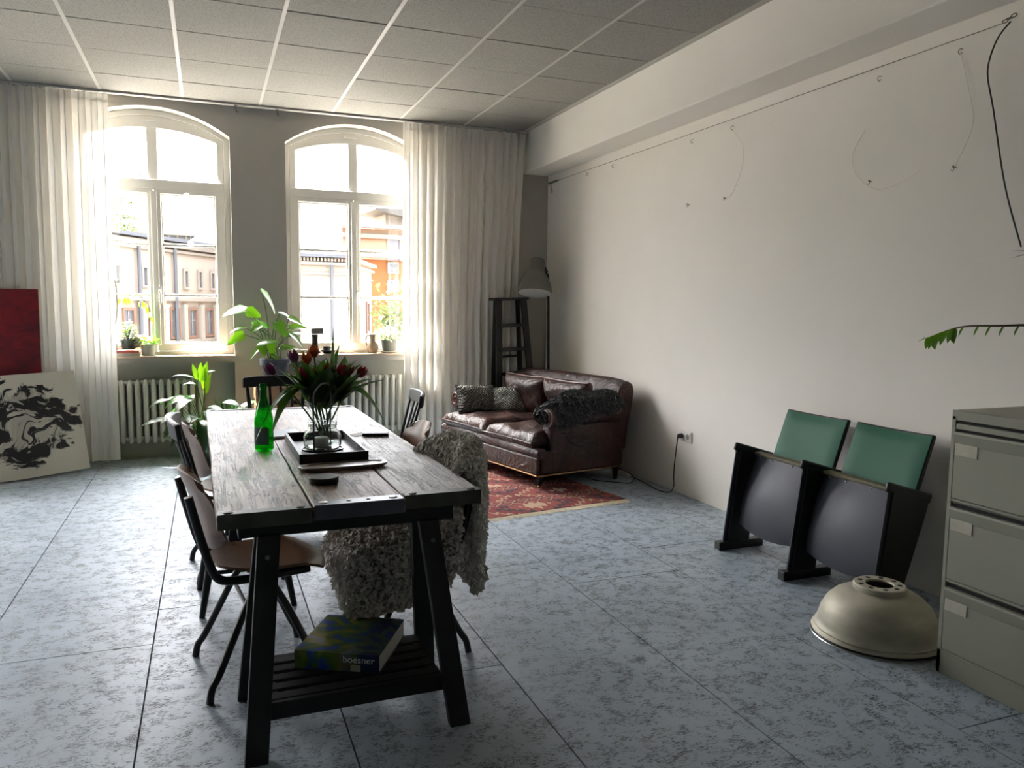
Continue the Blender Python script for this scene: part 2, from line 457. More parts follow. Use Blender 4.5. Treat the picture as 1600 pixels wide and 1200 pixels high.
    def ball(s, c, r, seg=12, rings=8, sc=(1, 1, 1), rot=None):
        R = Euler(rot).to_matrix() if rot else None
        prof = [(max(1e-4, math.sin(PI * i / rings)), -math.cos(PI * i / rings)) for i in range(rings + 1)]
        mt = Matrix.Diagonal((sc[0] * r, sc[1] * r, sc[2] * r))
        if R: mt = R @ mt
        return s.lathe(prof, seg, c, mt)

def obj(name, g, mat, parent=None, smooth=False, bevel=0, kind=None, label=None, loc=None, rot=None, seg=2, angle=40):
    me = bpy.data.meshes.new(name)
    bmesh.ops.recalc_face_normals(g.b, faces=g.b.faces)
    g.b.to_mesh(me); g.b.free()
    me.materials.append(mat)
    if smooth:
        for p in me.polygons: p.use_smooth = True
        me.set_sharp_from_angle(angle=math.radians(angle))
    o = bpy.data.objects.new(name, me); COL.objects.link(o)
    if parent: o.parent = parent
    if bevel:
        m = o.modifiers.new('bevel', 'BEVEL'); m.width = bevel; m.segments = seg; m.limit_method = 'ANGLE'; m.angle_limit = math.radians(35)
    if loc: o.location = loc
    if rot: o.rotation_euler = rot
    if kind: o['kind'] = kind
    if label: o['label'] = label
    return o

def thing(name, label, cat, loc=(0, 0, 0), rz=0, group=None, rot=None):
    o = bpy.data.objects.new(name, None); COL.objects.link(o)
    o.location = loc; o.rotation_euler = rot or (0, 0, rz); o['label'] = label; o['category'] = cat
    o.empty_display_size = .1
    if group: o['group'] = group
    return o
def tag(o, label, cat, group=None):
    o['label'] = label; o['category'] = cat
    if group: o['group'] = group
    return o
def struct(name):
    o = bpy.data.objects.new(name, None); COL.objects.link(o); o['kind'] = 'structure'; return o
def dup(root, loc, rz, label, group=None):
    r = root.copy(); COL.objects.link(r); r.location = loc; r.rotation_euler = (0, 0, rz); r['label'] = label
    if group: r['group'] = group
    for ch in list(root.children):
        c = ch.copy(); COL.objects.link(c); c.parent = r
        for gch in ch.children:
            d = gch.copy(); COL.objects.link(d); d.parent = c
    return r

def leaf(g, P, d, L, W, upv=(0, 0, 1), bend=.25, cup=.2, shape='o', n=7, twist=0):
    P, d, u = Vector(P), Vector(d).normalized(), Vector(upv)
    side = d.cross(u)
    if side.length < 1e-3: side = d.cross(Vector((1, 0, 0)))
    side.normalize(); u = side.cross(d).normalized()
    rows = []
    for i in range(n + 1):
        t = i / n
        if shape == 'o': wd = math.sin(PI * min(1, t ** .75 * .98 + .02)) ** .8
        elif shape == 'h': wd = (max(0, 1 - t) ** .55) * (min(1, t * 5 + .35)) * (1 - .15 * t)
        elif shape == 'l': wd = math.sin(PI * min(1, t ** .55)) ** .9 if t > 0 else .12
        else: wd = (1 - t ** 3) * (.35 + .65 * min(1, t * 2.2))
        wd = max(wd, .03) * W / 2
        c = P + d * L * (t - bend * .35 * t * t) - u * bend * L * t * t
        a = twist * t; sd = side * math.cos(a) + u * math.sin(a); uu = u * math.cos(a) - side * math.sin(a)
        back = -d * (W * .18) if (shape == 'h' and i == 0) else Vector((0, 0, 0))
        rows.append([c - sd * wd + uu * cup * wd + back, c - sd * wd * .5 + uu * cup * wd * .3 + back * .6, c, c + sd * wd * .5 + uu * cup * wd * .3 + back * .6, c + sd * wd + uu * cup * wd + back])
    g.sheet(rows)

def bez(p, n=10):
    """smooth curve through points (Catmull-Rom)"""
    p = [Vector(q) for q in p]; out = []
    for i in range(len(p) - 1):
        a, b, c, d = p[max(i - 1, 0)], p[i], p[i + 1], p[min(i + 2, len(p) - 1)]
        for k in range(n):
            t = k / n
            out.append(.5 * ((2 * b) + (c - a) * t + (2 * a - 5 * b + 4 * c - d) * t * t + (3 * b - a - 3 * c + d) * t ** 3))
    out.append(p[-1]); return out

# ------------------------------------------------------------------ room shell
XL, XR, YB, YF, H = -10.2, 3.313, 7.55, -4.2, 3.131
YO = 7.84                                       # outer face of the window wall
ZS, ZA = 2.868, 3.078                          # arch springing and crown

def arch(c, hw, zs, za, n=14):
    """points of a segmental arch from left to right"""
    r = ((hw ** 2) + (za - zs) ** 2) / (2 * (za - zs)); a = math.asin(hw / r)
    return [(c + r * math.sin(-a + 2 * a * i / n), za - r + r * math.cos(-a + 2 * a * i / n)) for i in range(n + 1)]

def window_wall(name, mat, x0, x1, centres):
    """wall with arched openings, its room side on y = YB, in local coordinates"""
    g = G()
    edges = [x0]
    for c in centres: edges += [c - WH, c + WH]
    edges.append(x1)
    for i in range(0, len(edges), 2):              # piers between the windows
        g.box(((edges[i] + edges[i + 1]) / 2, (YB + YO) / 2, H / 2), (edges[i + 1] - edges[i], YO - YB, H + .4))
    for c in centres:
        pts = arch(c, WH, ZS, ZA)
        lo_f = [g.b.verts.new((x, YB, z)) for x, z in pts]; lo_b = [g.b.verts.new((x, YO, z)) for x, z in pts]
        hi_f = [g.b.verts.new((x, YB, H + .2)) for x, z in pts]; hi_b = [g.b.verts.new((x, YO, H + .2)) for x, z in pts]
        for k in range(len(pts) - 1):
            g.face([lo_f[k], lo_f[k + 1], hi_f[k + 1], hi_f[k]]); g.face([lo_b[k + 1], lo_b[k], hi_b[k], hi_b[k + 1]])
            g.face([lo_f[k + 1], lo_f[k], lo_b[k], lo_b[k + 1]])
        g.box((c, (YB + YO) / 2, .891), (2 * WH, YO - YB, .048))      # apron under the sill
    o = obj(name, g, mat, kind='structure')
    for c in centres:                              # recessed panel behind each radiator
        g = G(); g.box((c, 7.80, .3335), (2 * WH, .08, 1.067)); obj('niche_panel', g, m_niche, o)
    return o
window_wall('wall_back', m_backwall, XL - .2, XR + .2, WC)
g = G(); g.box((XR + .1, (YF + YB) / 2, H / 2), (.2, YB - YF + .01, H + .4)); obj('wall_right', g, m_wall, kind='structure')
g = G(); g.box((XL - .1, (YF + YB) / 2, H / 2), (.2, YB - YF, H + .4)); obj('wall_left', g, m_farwall, kind='structure')
g = G(); g.box(((XL + XR) / 2, YF - .1, H / 2), (XR - XL + .4, .2, H + .4)); obj('wall_front', g, m_farwall, kind='structure')
g = G(); g.box(((3.028 + XR) / 2, (YF + YB) / 2, (2.738 + H + .1) / 2), (XR - 3.028, YB - YF, H + .1 - 2.738)); obj('trim_1', g, m_wall, kind='structure', bevel=.008)

# floor: dark base with painted strand boards laid on it, each its own piece
g = G(); g.box(((XL + XR) / 2, (YF + YB + .2) / 2, -.07), (XR - XL, YB - YF + .2, .1))
floor = obj('floor', g, m_dark, kind='structure')
rows = [(-.888, 3.413), (-.244, 3.80), (.396, 2.75), (1.04, 3.836), (1.678, 3.47), (2.313, 3.87), (2.953, 2.9)]
for k in range(1, 15): rows.insert(0, (-.888 - .642 * k, 3.4 + (1.25 if k % 2 else .1)))
gap = .0028
for i, (x0, ys) in enumerate(rows):
    x1 = rows[i + 1][0] if i + 1 < len(rows) else XR
    x0c = max(x0, XL)
    if x1 <= x0c: continue
    y = ys - 2.09 * 4
    while y < YB + .2:
        a, b = max(y, YF), min(y + 2.09, YB + .2)
        if b - a > .05:
            g = G(); g.box(((x0c + x1) / 2, (a + b) / 2, -.0105), (x1 - x0c - 2 * gap, b - a - 2 * gap, .02))
            obj('board', g, m_floor, floor)
        y += 2.09

# ceiling: slab, tiles (each a piece) and the metal grid
g = G(); g.box(((XL + XR) / 2, (YF + YB) / 2, H + .13), (XR - XL + .4, YB - YF + .4, .1))
ceil = obj('ceiling', g, m_wall, kind='structure')
xs = [-.151 + .625 * k for k in range(-16, 6)]; ys = [7.489 - .6225 * k for k in range(0, 19)]
proto = None
for i in range(len(xs) - 1):
    for j in range(len(ys) - 1):
        if xs[i] < XL or (xs[i] < -3.5 and ys[j] < 4): continue
        if proto is None:
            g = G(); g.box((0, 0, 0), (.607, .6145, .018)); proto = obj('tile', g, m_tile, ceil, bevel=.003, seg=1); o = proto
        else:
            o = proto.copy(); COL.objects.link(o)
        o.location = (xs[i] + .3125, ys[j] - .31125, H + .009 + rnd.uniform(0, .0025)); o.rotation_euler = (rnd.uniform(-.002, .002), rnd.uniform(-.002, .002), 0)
for x in xs:
    if x < XL: continue
    g = G(); g.box((x, (ys[0] + YF) / 2, H + .004), (.024, ys[0] - YF, .01)); obj('grid_runner', g, m_tbar, ceil)
for y in ys:
    g = G(); g.box(((XL + 3.02) / 2, y, H + .014), (3.02 - XL, .02, .008)); obj('cross_runner', g, m_tbar, ceil)
g = G(); g.box(((2.987 + 3.028) / 2, (YF + YB) / 2, H + .012), (.041, YB - YF, .01)); obj('edge_strip', g, m_tbar, ceil)
g = G(); g.box(((XL + XR) / 2, 7.52, H + .014), (XR - XL, .06, .01)); obj('edge_strip', g, m_tbar, ceil)

# ------------------------------------------------------------------ windows
def make_window(idx, c):
    wnd = struct('window_%d' % idx)
    y0, y1 = 7.70, 7.77
    zb, zt0, zt1 = .945, 2.36, 2.485           # frame foot, sash head, transom top
    # fixed outer frame: jambs and arched head in one ring above the transom
    top = arch(c, WH, ZS, ZA); ins = arch(c, WH - .05, ZS - .01, ZA - .05)
    g = G(); g.ring([(c - WH, .93)] + top + [(c + WH, .93)], [(c - WH + .05, .965)] + ins + [(c + WH - .05, .965)], y0, y1 + .02)
    obj('window_frame', g, m_frame, wnd, bevel=.004, seg=1)
    g = G(); g.box((c, y0 + .035, (zt0 + .055 + zt1 - .02) / 2), (2 * WH - .1, .09, .09)); obj('transom', g, m_frame, wnd, bevel=.008)
    # fanlight: arched leaf with one mullion
    n = 14
    o_ = arch(c, WH - .05, ZS - .01, ZA - .05, n); i_ = arch(c, WH - .108, ZS - .035, ZA - .15, n)
    g = G(); g.ring([(c - WH + .05, 2.43)] + o_ + [(c + WH - .05, 2.43)], [(c - WH + .108, zt1 + .005)] + i_ + [(c + WH - .108, zt1 + .005)], y0 + .012, y1)
    g.box((c, y0 + .04, 2.72), (.085, .05, .5)); obj('fanlight_leaf', g, m_frame, wnd, bevel=.004, seg=1)
    for s in (-1, 1):
        g = G(); pl = [(x, z) for x, z in i_ if (x - c) * s >= -.001]
        poly = [(pl[0][0], zt1)] + pl + [(pl[-1][0], zt1)]
        g.prism(poly, 'y', 7.742, 7.746); obj('pane', g, m_pane, wnd)
    g = G(); g.box((c - .02, y0 - .006, ZA - .09), (.11, .018, .016)); obj('vent_handle', g, m_white, wnd)
    # two sashes with two glazing bars each
    for s in (-1, 1):
        xa, xb = (c - WH + .05, c - .004) if s < 0 else (c + .004, c + WH - .05)
        pa, pb = (c - WH + .13, c - .05) if s < 0 else (c + .058, c + WH - .13)
        g = G(); g.ring([(xa, .968), (xb, .968), (xb, 2.405), (xa, 2.405)], [(pa, 1.037), (pb, 1.037), (pb, zt0), (pa, zt0)], y0 - .012, y1 - .012)
        sash = obj('sash', g, m_frame, wnd, bevel=.006)
        g = G(); g.ring([(pa - .001, 1.036), (pb + .001, 1.036), (pb + .001, zt0 + .001), (pa - .001, zt0 + .001)], [(pa + .012, 1.049), (pb - .012, 1.049), (pb - .012, zt0 - .012), (pa + .012, zt0 - .012)], y0 + .01, y0 + .04)
        obj('glazing_bead', g, m_frame, sash)
        for z in (1.467, 1.915):
            g = G(); g.box(((pa + pb) / 2, y0 + .03, z), (pb - pa, .04, .026)); obj('glazing_bar', g, m_frame, sash, bevel=.004, seg=1)
        for z0, z1 in ((1.037, 1.454), (1.48, 1.902), (1.928, zt0)):
            g = G(); g.box(((pa + pb) / 2, 7.744, (z0 + z1) / 2), (pb - pa, .004, z1 - z0)); obj('pane', g, m_pane, sash)
        g = G(); g.box((c + s * .5, y0 - .014, 2.418), (.075, .016, .016)); obj('sash_catch', g, m_white, sash)
        g = G(); g.tube([(c + s * (WH - .042), y0 - .016, 2.26), (c + s * (WH - .042), y0 - .016, 2.36)], .007, 8); obj('hinge', g, m_white, sash)
    g = G(); g.box((c + .002, y0 - .02, 1.7), (.05, .022, 1.36)); obj('meeting_rail', g, m_frame, wnd, bevel=.006)
    g = G(); g.box((c + .03, y0 - .03, 1.49), (.026, .012, .1)); g.tube(bez([(c + .03, y0 - .03, 1.51), (c + .03, y0 - .06, 1.51), (c + .032, y0 - .065, 1.47), (c + .032, y0 - .062, 1.40)], 5), .009, 8)
    obj('window_handle', g, m_white, wnd, smooth=True)
    g = G(); g.box((c, 7.625, .924), (2 * WH + .012, .215, .02)); obj('window_sill', g, m_sill, wnd, bevel=.004)
    return wnd
for i, c in enumerate(WC): make_window(i + 1, c)

# ------------------------------------------------------------------ radiators in the niches
def radiator(label, x0, x1):
    t = thing('radiator', label, 'radiator', ((x0 + x1) / 2, 7.65, 0), group='cast iron radiators under the windows')
    n = int(round((x1 - x0) / .066)); L = x1 - x0
    g = G()
    for dy in (-.05, .05):
        a = -.05 + .0
        pts = [(0, dy, .17), (0, dy, .69)]
        g.tube([(0, dy, .155), (0, dy, .175), (0, dy, .685), (0, dy, .715)], [.010, .021, .021, .010], 8)
    g.tube([(0, -.05, .70), (0, .05, .70)], .018, 8); g.tube([(0, -.05, .175), (0, .05, .175)], .018, 8)
    col0 = obj('radiator_column', g, m_radiator, t, smooth=True, angle=60)
    col0.location = (-L / 2 + .033, 0, 0)
    for k in range(1, n):
        o = col0.copy(); COL.objects.link(o); o.location = (-L / 2 + .033 + k * L / n, 0, 0)
    g = G(); g.tube([(-L / 2, 0, .69), (L / 2, 0, .69)], .022, 10); obj('header_pipe', g, m_radiator, t, smooth=True)
    g = G(); g.tube([(-L / 2, 0, .185), (L / 2, 0, .185)], .022, 10); obj('header_pipe', g, m_radiator, t, smooth=True)
    for s in (-1, 1):
        g = G(); g.box((s * (L / 2 - .1), 0, .078), (.03, .1, .156), taper=.8); obj('foot', g, m_radiator, t, bevel=.004)
    g = G(); g.tube([(-L / 2, 0, .185), (-L / 2 - .03, 0, .185), (-L / 2 - .03, 0, .0)], .013, 8); obj('supply_pipe', g, m_radiator, t, smooth=True)
radiator('ribbed cast iron radiator partly behind the long white curtain', -.95, -.05)
radiator('ribbed cast iron radiator behind the tulips and black spindle chair', .86, 1.79)

# ------------------------------------------------------------------ curtains
def curtain(name, label, x0, x1t, x1b, pleats, flat=None, seed=1, zb=.075):
    r = random.Random(seed); nx = pleats * 14; nz = 26
    ph = [r.uniform(-.9, .9) for _ in range(pleats + 2)]; am = [r.uniform(.55, 1.15) for _ in range(pleats + 2)]
    grid = []
    for j in range(nz + 1):
        z = 3.11 - (3.11 - zb) * (j / nz) ** 1.1
        row = []
        k = min(1, (3.11 - z) / 1.4)
        x1 = x1t + (x1b - x1t) * k ** .8
        for i in range(nx + 1):
            s = i / nx; p = s * pleats; q = int(p); f = p - q
            a = (am[q] * (1 - f) + am[q + 1] * f) * .034
            if flat and s > flat: a *= .35
            drift = (ph[q] * (1 - f) + ph[q + 1] * f)
            wob = math.sin(2 * PI * p + drift * (1 + .5 * (3.1 - z) / 3)) 
            hi = math.sin(2 * PI * p * 2.7 + 3 * drift) * (.35 if j < 3 else .12)
            head = .6 if j == 0 else 1
            x = x0 + (x1 - x0) * s + .012 * math.sin(4 * PI * p + drift) 
            row.append((x, 7.40 + a * head * (wob + hi), z + (.008 * math.sin(2 * PI * p * 3 + drift) if j == 0 else 0) - (.025 * s if j == nz else 0)))
        grid.append(row)
    g = G(); g.sheet(grid)
    t = thing(name, label, 'curtain', ((x0 + x1t) / 2, 7.40, 3.11))
    o = obj('curtain_cloth', g, m_curtain, t, smooth=True, angle=180); o.location = (-(x0 + x1t) / 2, -7.40, -3.11)
    g = G()
    top = [(p[0], p[1] - .004, p[2] - .07) for p in grid[0]]
    g.sheet([[(x, y, z + .02) for x, y, z in top], [(x, y, z) for x, y, z in top]])
    o = obj('heading_tape', g, m_curtain, t, smooth=True); o.location = (-(x0 + x1t) / 2, -7.40, -3.11)
    return t
curtain('curtain', 'long sheer white curtain beside the red and the black and white canvases', -2.3, -.73, -.74, 17, .89, 3)
curtain('curtain', 'long sheer white curtain between the second window and the black ladder', 1.755, 3.0, 2.93, 15, None, 5)
g = G(); g.box(((XL + 3.0) / 2, 7.40, 3.121), (3.0 - XL, .05, .014)); obj('trim_2', g, m_tbar, kind='structure')
for x, lb in ((.275, 'small dark curtain hook at the ceiling closest to the tall arched window beside the curtain'), (.62, 'small dark curtain hook at the ceiling above the monstera')):
    g = G(); g.tube(bez([(0, 0, .045), (0, 0, .01), (.006, 0, -.012), (.016, 0, -.004)], 5), .004, 6); g.box((0, 0, .045), (.03, .02, .012))
    tag(obj('curtain_hook', g, m_darkmetal, loc=(x, 7.40, 3.07), smooth=True), lb, 'hook', 'loose curtain hooks')

# ------------------------------------------------------------------ table: three reclaimed planks on two black trestles
ZT = 0.755
t = thing('tabletop', 'weathered three-plank tabletop with metal-banded ends on black trestles', 'table', (0.42, 3.75, ZT), math.radians(.7))
for k, (xa, xb, ya, mt, mb) in enumerate(((-.428, -.141, -1.265, m_plank, m_endband), (-.137, .163, -1.245, m_plank2, m_galv), (.167, .447, -1.21, m_plank3, m_endband))):
    g = G(); yb = 1.28 - .02 * k
    n = 14; top = []
    for i in range(n + 1):
        y = ya + (yb - ya) * i / n
        e1, e2 = rnd.uniform(-.0025, .0025), rnd.uniform(-.0025, .0025)
        top.append([(xa + e1, y), (xb + e2, y)])
    A = [[g.b.verts.new((p[0], p[1], rnd.uniform(-.0025, 0))) for p in r] for r in top]
    B = [[g.b.verts.new((p[0], p[1], -.048)) for p in r] for r in top]
    for i in range(n):
        g.face([A[i][0], A[i][1], A[i + 1][1], A[i + 1][0]]); g.face([B[i][0], B[i + 1][0], B[i + 1][1], B[i][1]])
        g.face([A[i][0], A[i + 1][0], B[i + 1][0], B[i][0]]); g.face([A[i][1], B[i][1], B[i + 1][1], A[i + 1][1]])
    g.face([A[0][0], B[0][0], B[0][1], A[0][1]]); g.face([A[n][0], A[n][1], B[n][1], B[n][0]])
    pl = obj('plank', g, mt, t, bevel=.004)
    for y0, sgn in ((ya, 1), (yb, -1)):
        g = G(); yy = y0 - sgn * .002; wd = .045 if k != 1 else .062
        g.prism([(yy, .0018), (yy + sgn * wd, .0018), (yy + sgn * wd, -.001), (yy + sgn * .0018, -.001), (yy + sgn * .0018, -.047), (yy, -.047)], 'x', xa + .004, xb - .004)
        bd = obj('end_band', g, mb, pl, bevel=.0012, seg=1)
        for x in (xa + .035, xb - .035):
            g = G(); g.lathe([(.014, 0), (.014, .0025), (.008, .004)], 14, (x, yy + sgn * wd * .5, .0018)); obj('rivet', g, m_steel if k == 1 else m_endband, pl, smooth=True)
        if k == 1 and sgn > 0:
            for x in (-.02, .045):
                g = G(); g.lathe([(.007, 0), (.007, .001)], 10, (x, yy + .03, .0018)); obj('nail_hole', g, m_dark, pl)

def trestle(label, y, x0=.425, flip=1):
    t = thing('trestle', label, 'trestle', (x0, y, 0), math.radians(.7), 'trestles under the plank table')
    g = G(); g.box((0, 0, .682), (.71, .1, .05)); obj('top_beam', g, m_blackwood, t, bevel=.004)
    for sx in (-1, 1):
        for sy in (-1, 1):
            g = G(); b = (sx * .325, sy * .215, 0); a = (sx * .262, sy * .05, .665)
            g.beam(a, b, .07, .034, (0, 1, 0)) if False else None
            d = Vector(b) - Vector(a)
            # leg as a skewed board: cut level at foot and top
            X = Vector((.035, 0, 0)); Yv = Vector((0, .017, 0))
            q = []
            for p in (Vector(a), Vector(b)):
                q.append([g.b.verts.new(p + X * i + Yv * j) for i, j in ((-1, -1), (1, -1), (1, 1), (-1, 1))])
            for i in range(4): g.face([q[0][i], q[0][(i + 1) % 4], q[1][(i + 1) % 4], q[1][i]])
            g.face(q[0][::-1]); g.face(q[1])
            obj('leg', g, m_blackwood, t, bevel=.003)
    for sy in (-1, 1):
        g = G(); g.box((0, sy * .165, .135), (.56, .022, .055)); obj('shelf_rail', g, m_blackwood, t, bevel=.003)
    for k in range(5):
        g = G(); g.box((0, -.13 + .065 * k, .158), (.555, .044, .012)); obj('shelf_slat', g, m_blackwood, t, bevel=.002)
    for sx in (-1, 1):
        g = G(); g.box((sx * .262, 0, .145), (.03, .30, .03)); obj('shelf_bearer', g, m_blackwood, t)
        g = G(); g.lathe([(.008, 0), (.008, .004), (.004, .006)], 12, (sx * .27, -.085, .6), Matrix.Rotation(PI / 2, 3, 'X')); obj('bolt', g, m_darkmetal, t, smooth=True)
    return t
trestle('black trestle with slatted shelf holding the thick art catalogue', 2.60)
trestle('black trestle at the window end of the plank table', 4.73)

# ------------------------------------------------------------------ chairs
def ply_chair(name='plywood_chair'):
    t = thing(name, '', 'chair', group='plywood chairs with black tube frames')
    # seat: rounded moulded sheet
    rows = []
    for i in range(13):
        u = -1 + 2 * i / 12; row = []
        x = u * .205 + .05
        hw = .2 * (1 - .38 * max(0, -u) ** 4 - .25 * max(0, u) ** 6) ** .5 * (1 - .04 * (1 - u))
        for j in range(11):
            v = -1 + 2 * j / 10
            z = .452 - .018 * (1 - v * v) * (1 - u * u) - .03 * max(0, u - .5) ** 2 * 4 + .012 * max(0, -u - .5)
            xr = x - (.03 * (v * v) if u > .6 else 0) + (.05 * abs(v) ** 3 if u < -.6 else 0)
            row.append((xr, v * hw, z))
        rows.append(row)
    g = G(); g.slab(rows, -.01); obj('seat', g, m_ply, t, smooth=True)
    rows = []
    for i in range(9):
        u = i / 8; row = []
        z = .515 + .29 * u
        hw = .19 * (1 - .22 * (2 * u - 1) ** 6 ) 
        for j in range(13):
            v = -1 + 2 * j / 12
            zz = z + .0 - (.045 * v ** 4 * (1 if u > .5 else -1) * abs(2 * u - 1) ** 2)
            x = -.165 - .075 * u - .02 * max(0, u - .7) * 2 + .055 * v * v
            row.append((x, v * hw, zz))
        rows.append(row)
    g = G(); g.slab(rows, .009); obj('backrest', g, m_ply, t, smooth=True)
    for s in (-1, 1):
        g = G(); y = s * .178
        g.tube(bez([(-.242, y, .735), (-.215, y, .62), (-.18, y, .49), (-.15, y, .432), (-.09, y, .418), (.03, y * .98, .418), (.17, y * .92, .42)], 6), .0155, 10)
        obj('side_rail', g, m_blacksteel, t, smooth=True)
        g = G(); g.tube(bez([(.0, y * .8, .41), (-.06, y * .9, .30), (-.155, y * 1.1, .10), (-.185, y * 1.16, .05), (-.195, y * 1.2, 0)], 6), .0135, 10); obj('leg', g, m_blacksteel, t, smooth=True)
        g = G(); g.tube(bez([(.02, y * .8, .41), (.09, y * .9, .28), (.17, y * 1.1, .10), (.195, y * 1.16, .05), (.205, y * 1.2, 0)], 6), .0135, 10); obj('leg', g, m_blacksteel, t, smooth=True)
    g = G(); g.tube([(-.055, -.155, .31), (-.055, .155, .31)], .008, 8); obj('cross_bar', g, m_blacksteel, t, smooth=True)
    g = G(); g.tube([(.1, -.17, .418), (.1, .17, .418)], .010, 8); obj('cross_bar', g, m_blacksteel, t, smooth=True)
    return t
pc = ply_chair()
pc.location = (.14, 3.05, 0); pc.rotation_euler = (0, 0, math.radians(7)); pc['label'] = 'plywood chair tucked under the table end nearest the art catalogue'
D = math.radians
dup(pc, (.10, 4.31, 0), D(5.5), 'plywood chair half hidden behind the black chair by the big green plants')
dup(pc, (.795, 3.87, 0), D(181), 'plywood chair between the black spindle chair and the sheepskin')
dup(pc, (.74, 3.10, 0), D(184.6), 'plywood chair draped with the grey sheepskin')

def spindle_chair():
    t = thing('spindle_chair', '', 'chair', group='black spindle-back chairs')
    rows = []
    for i in range(9):
        u = -1 + 2 * i / 8; row = []
        for j in range(9):
            v = -1 + 2 * j / 8
            row.append((u * .2 + .02, v * (.205 - .02 * (1 - u) / 2), .445 - .012 * (1 - u * u) * (1 - v * v)))
        rows.append(row)
    g = G(); g.slab(rows, -.028); obj('seat', g, m_black, t, smooth=True, bevel=.006, angle=50)
    # curved crest rail
    rows = []
    for i in range(7):
        u = i / 6; row = []
        for j in range(15):
            v = -1 + 2 * j / 14
            row.append((-.268 - .012 * u + .035 * v * v, v * .218, .808 + .078 * u - .006 * v ** 4 * (u > .9)))
        rows.append(row)
    g = G(); g.slab(rows, .024); obj('crest_rail', g, m_black, t, smooth=True, bevel=.007)
    for k in range(6):
        v = -1 + 2 * k / 5; wide = .011 if abs(v) < 1 else .014
        a = (-.155 + .008 * v * v, v * .158, .44); b = (-.278 + .035 * (v * .9) ** 2, v * .195, .83)
        g = G(); g.tube([a, (Vector(a) * .5 + Vector(b) * .5), b], [wide * .85, wide * 1.1, wide * .8], 8, flat=.7); obj('spindle', g, m_black, t, smooth=True)
    for sx in (-1, 1):
        for sy in (-1, 1):
            g = G(); g.tube([(sx * .13 + .02, sy * .14, .43), (sx * .165 + .02, sy * .165, .2), (sx * .2 + .02, sy * .19, 0)], [.015, .019, .013], 10); obj('leg', g, m_black, t, smooth=True)
    for sy in (-1, 1):
        g = G(); g.tube([(-.15, sy * .166, .19), (.19, sy * .166, .19)], .010, 8); obj('stretcher', g, m_black, t, smooth=True)
    g = G(); g.tube([(.02, -.166, .19), (.02, .166, .19)], .010, 8); obj('stretcher', g, m_black, t, smooth=True)
    return t
sc = spindle_chair()
sc.location = (.44, 5.56, 0); sc.rotation_euler = (0, 0, D(-90)); sc['label'] = 'black spindle-back chair at the window end of the table, below the monstera'
dup(sc, (.115, 3.83, 0), D(2), 'black chair whose curved crest rail shows beside the green plants')
dup(sc, (.905, 4.60, 0), D(174), 'black spindle-back chair between the table and the leather sofa')

# ------------------------------------------------------------------ fleece helpers: tufts standing on a surface
def tufts(g, grid, n, size, r, curl=.6, both=False):
    P = [[Vector(p) for p in row] for row in grid]; a, b = len(P), len(P[0])
    areas = []; tot = 0
    for i in range(a - 1):
        for j in range(b - 1):
            A = ((P[i + 1][j] - P[i][j]).cross(P[i][j + 1] - P[i][j])).length; tot += A; areas.append(tot)
    import bisect
    for _ in range(n):
        k = min(bisect.bisect(areas, r.random() * tot), len(areas) - 1); i, j = divmod(k, b - 1); u, v = r.random(), r.random()
        p = P[i][j] * (1 - u) * (1 - v) + P[i + 1][j] * u * (1 - v) + P[i][j + 1] * (1 - u) * v + P[i + 1][j + 1] * u * v
        nn = (P[i + 1][j] - P[i][j]).cross(P[i][j + 1] - P[i][j])
        if nn.length < 1e-9: continue
        nn.normalize()
        if both and r.random() < .5: nn = -nn
        d = Vector((r.gauss(0, 1), r.gauss(0, 1), r.gauss(0, 1))) * curl * .6
        x = nn.orthogonal().normalized(); y = nn.cross(x); s = size * r.uniform(.6, 1.3)
        c0 = p - nn * s * .3; c1 = p + (nn + d * .5).normalized() * s * .7; c2 = c1 + (nn * .2 + d - Vector((0, 0, .5))).normalized() * s * .6
        ring0 = [g.b.verts.new(c0 + (x * math.cos(q) + y * math.sin(q)) * s * .55) for q in (0, 2.1, 4.2)]
        ring1 = [g.b.verts.new(c1 + (x * math.cos(q) + y * math.sin(q)) * s * .42) for q in (0.5, 2.6, 4.7)]
        tip = g.b.verts.new(c2)
        for q in range(3):
            g.face([ring0[q], ring0[(q + 1) % 3], ring1[(q + 1) % 3], ring1[q]]); g.face([ring1[q], ring1[(q + 1) % 3], tip])

# sheepskin over the chair nearest the sofa rug
r5 = random.Random(11)
t = thing('sheepskin', 'curly grey sheepskin thrown over the chair beside the kilim rug', 'sheepskin', (.74, 3.10, 0), D(184.6))
path = bez([(-.26, .24), (-.315, .38), (-.325, .60), (-.315, .77), (-.285, .84), (-.235, .838), (-.205, .76), (-.17, .62), (-.14, .52), (-.07, .488), (.08, .482), (.2, .478), (.268, .44), (.285, .34), (.285, .27)], 3)
N = len(path); grid = []
for i, p in enumerate(path):
    s = i / (N - 1); row = []
    for j in range(19):
        v = -1 + 2 * j / 18                       # +1 is the side towards the camera
        x, z = p
        hw = .225 + .03 * math.sin(s * 8 + 2 * v)
        if s < .5: hw = .21 + .10 * s
        if s > .5: hw += (.20 if v > 0 else .04) * min(1, (s - .5) / .12)
        y = v * hw
        if s < .52: x += .10 * min(1, abs(v)) ** 2 * (1 if s > .05 else .4); z -= .09 * abs(v) ** 3 * math.sin(PI * min(1, s / .52))
        over = max(0, abs(y) - .195)
        if s >= .5: z -= over * .95 + .02 * math.sin(9 * s) * over * 4; y -= math.copysign(over * .88, y)
        if s > .88: z -= (s - .88) / .12 * (.14 * max(0, v) - .10 * max(0, -v)) * (1 - .3 * over)
        row.append((x + r5.uniform(-.005, .005), y + r5.uniform(-.004, .004), max(.06, z) + r5.uniform(-.005, .005)))
    grid.append(row)
g = G(); g.slab(grid, .004); obj('hide', g, m_hide, t, smooth=True)
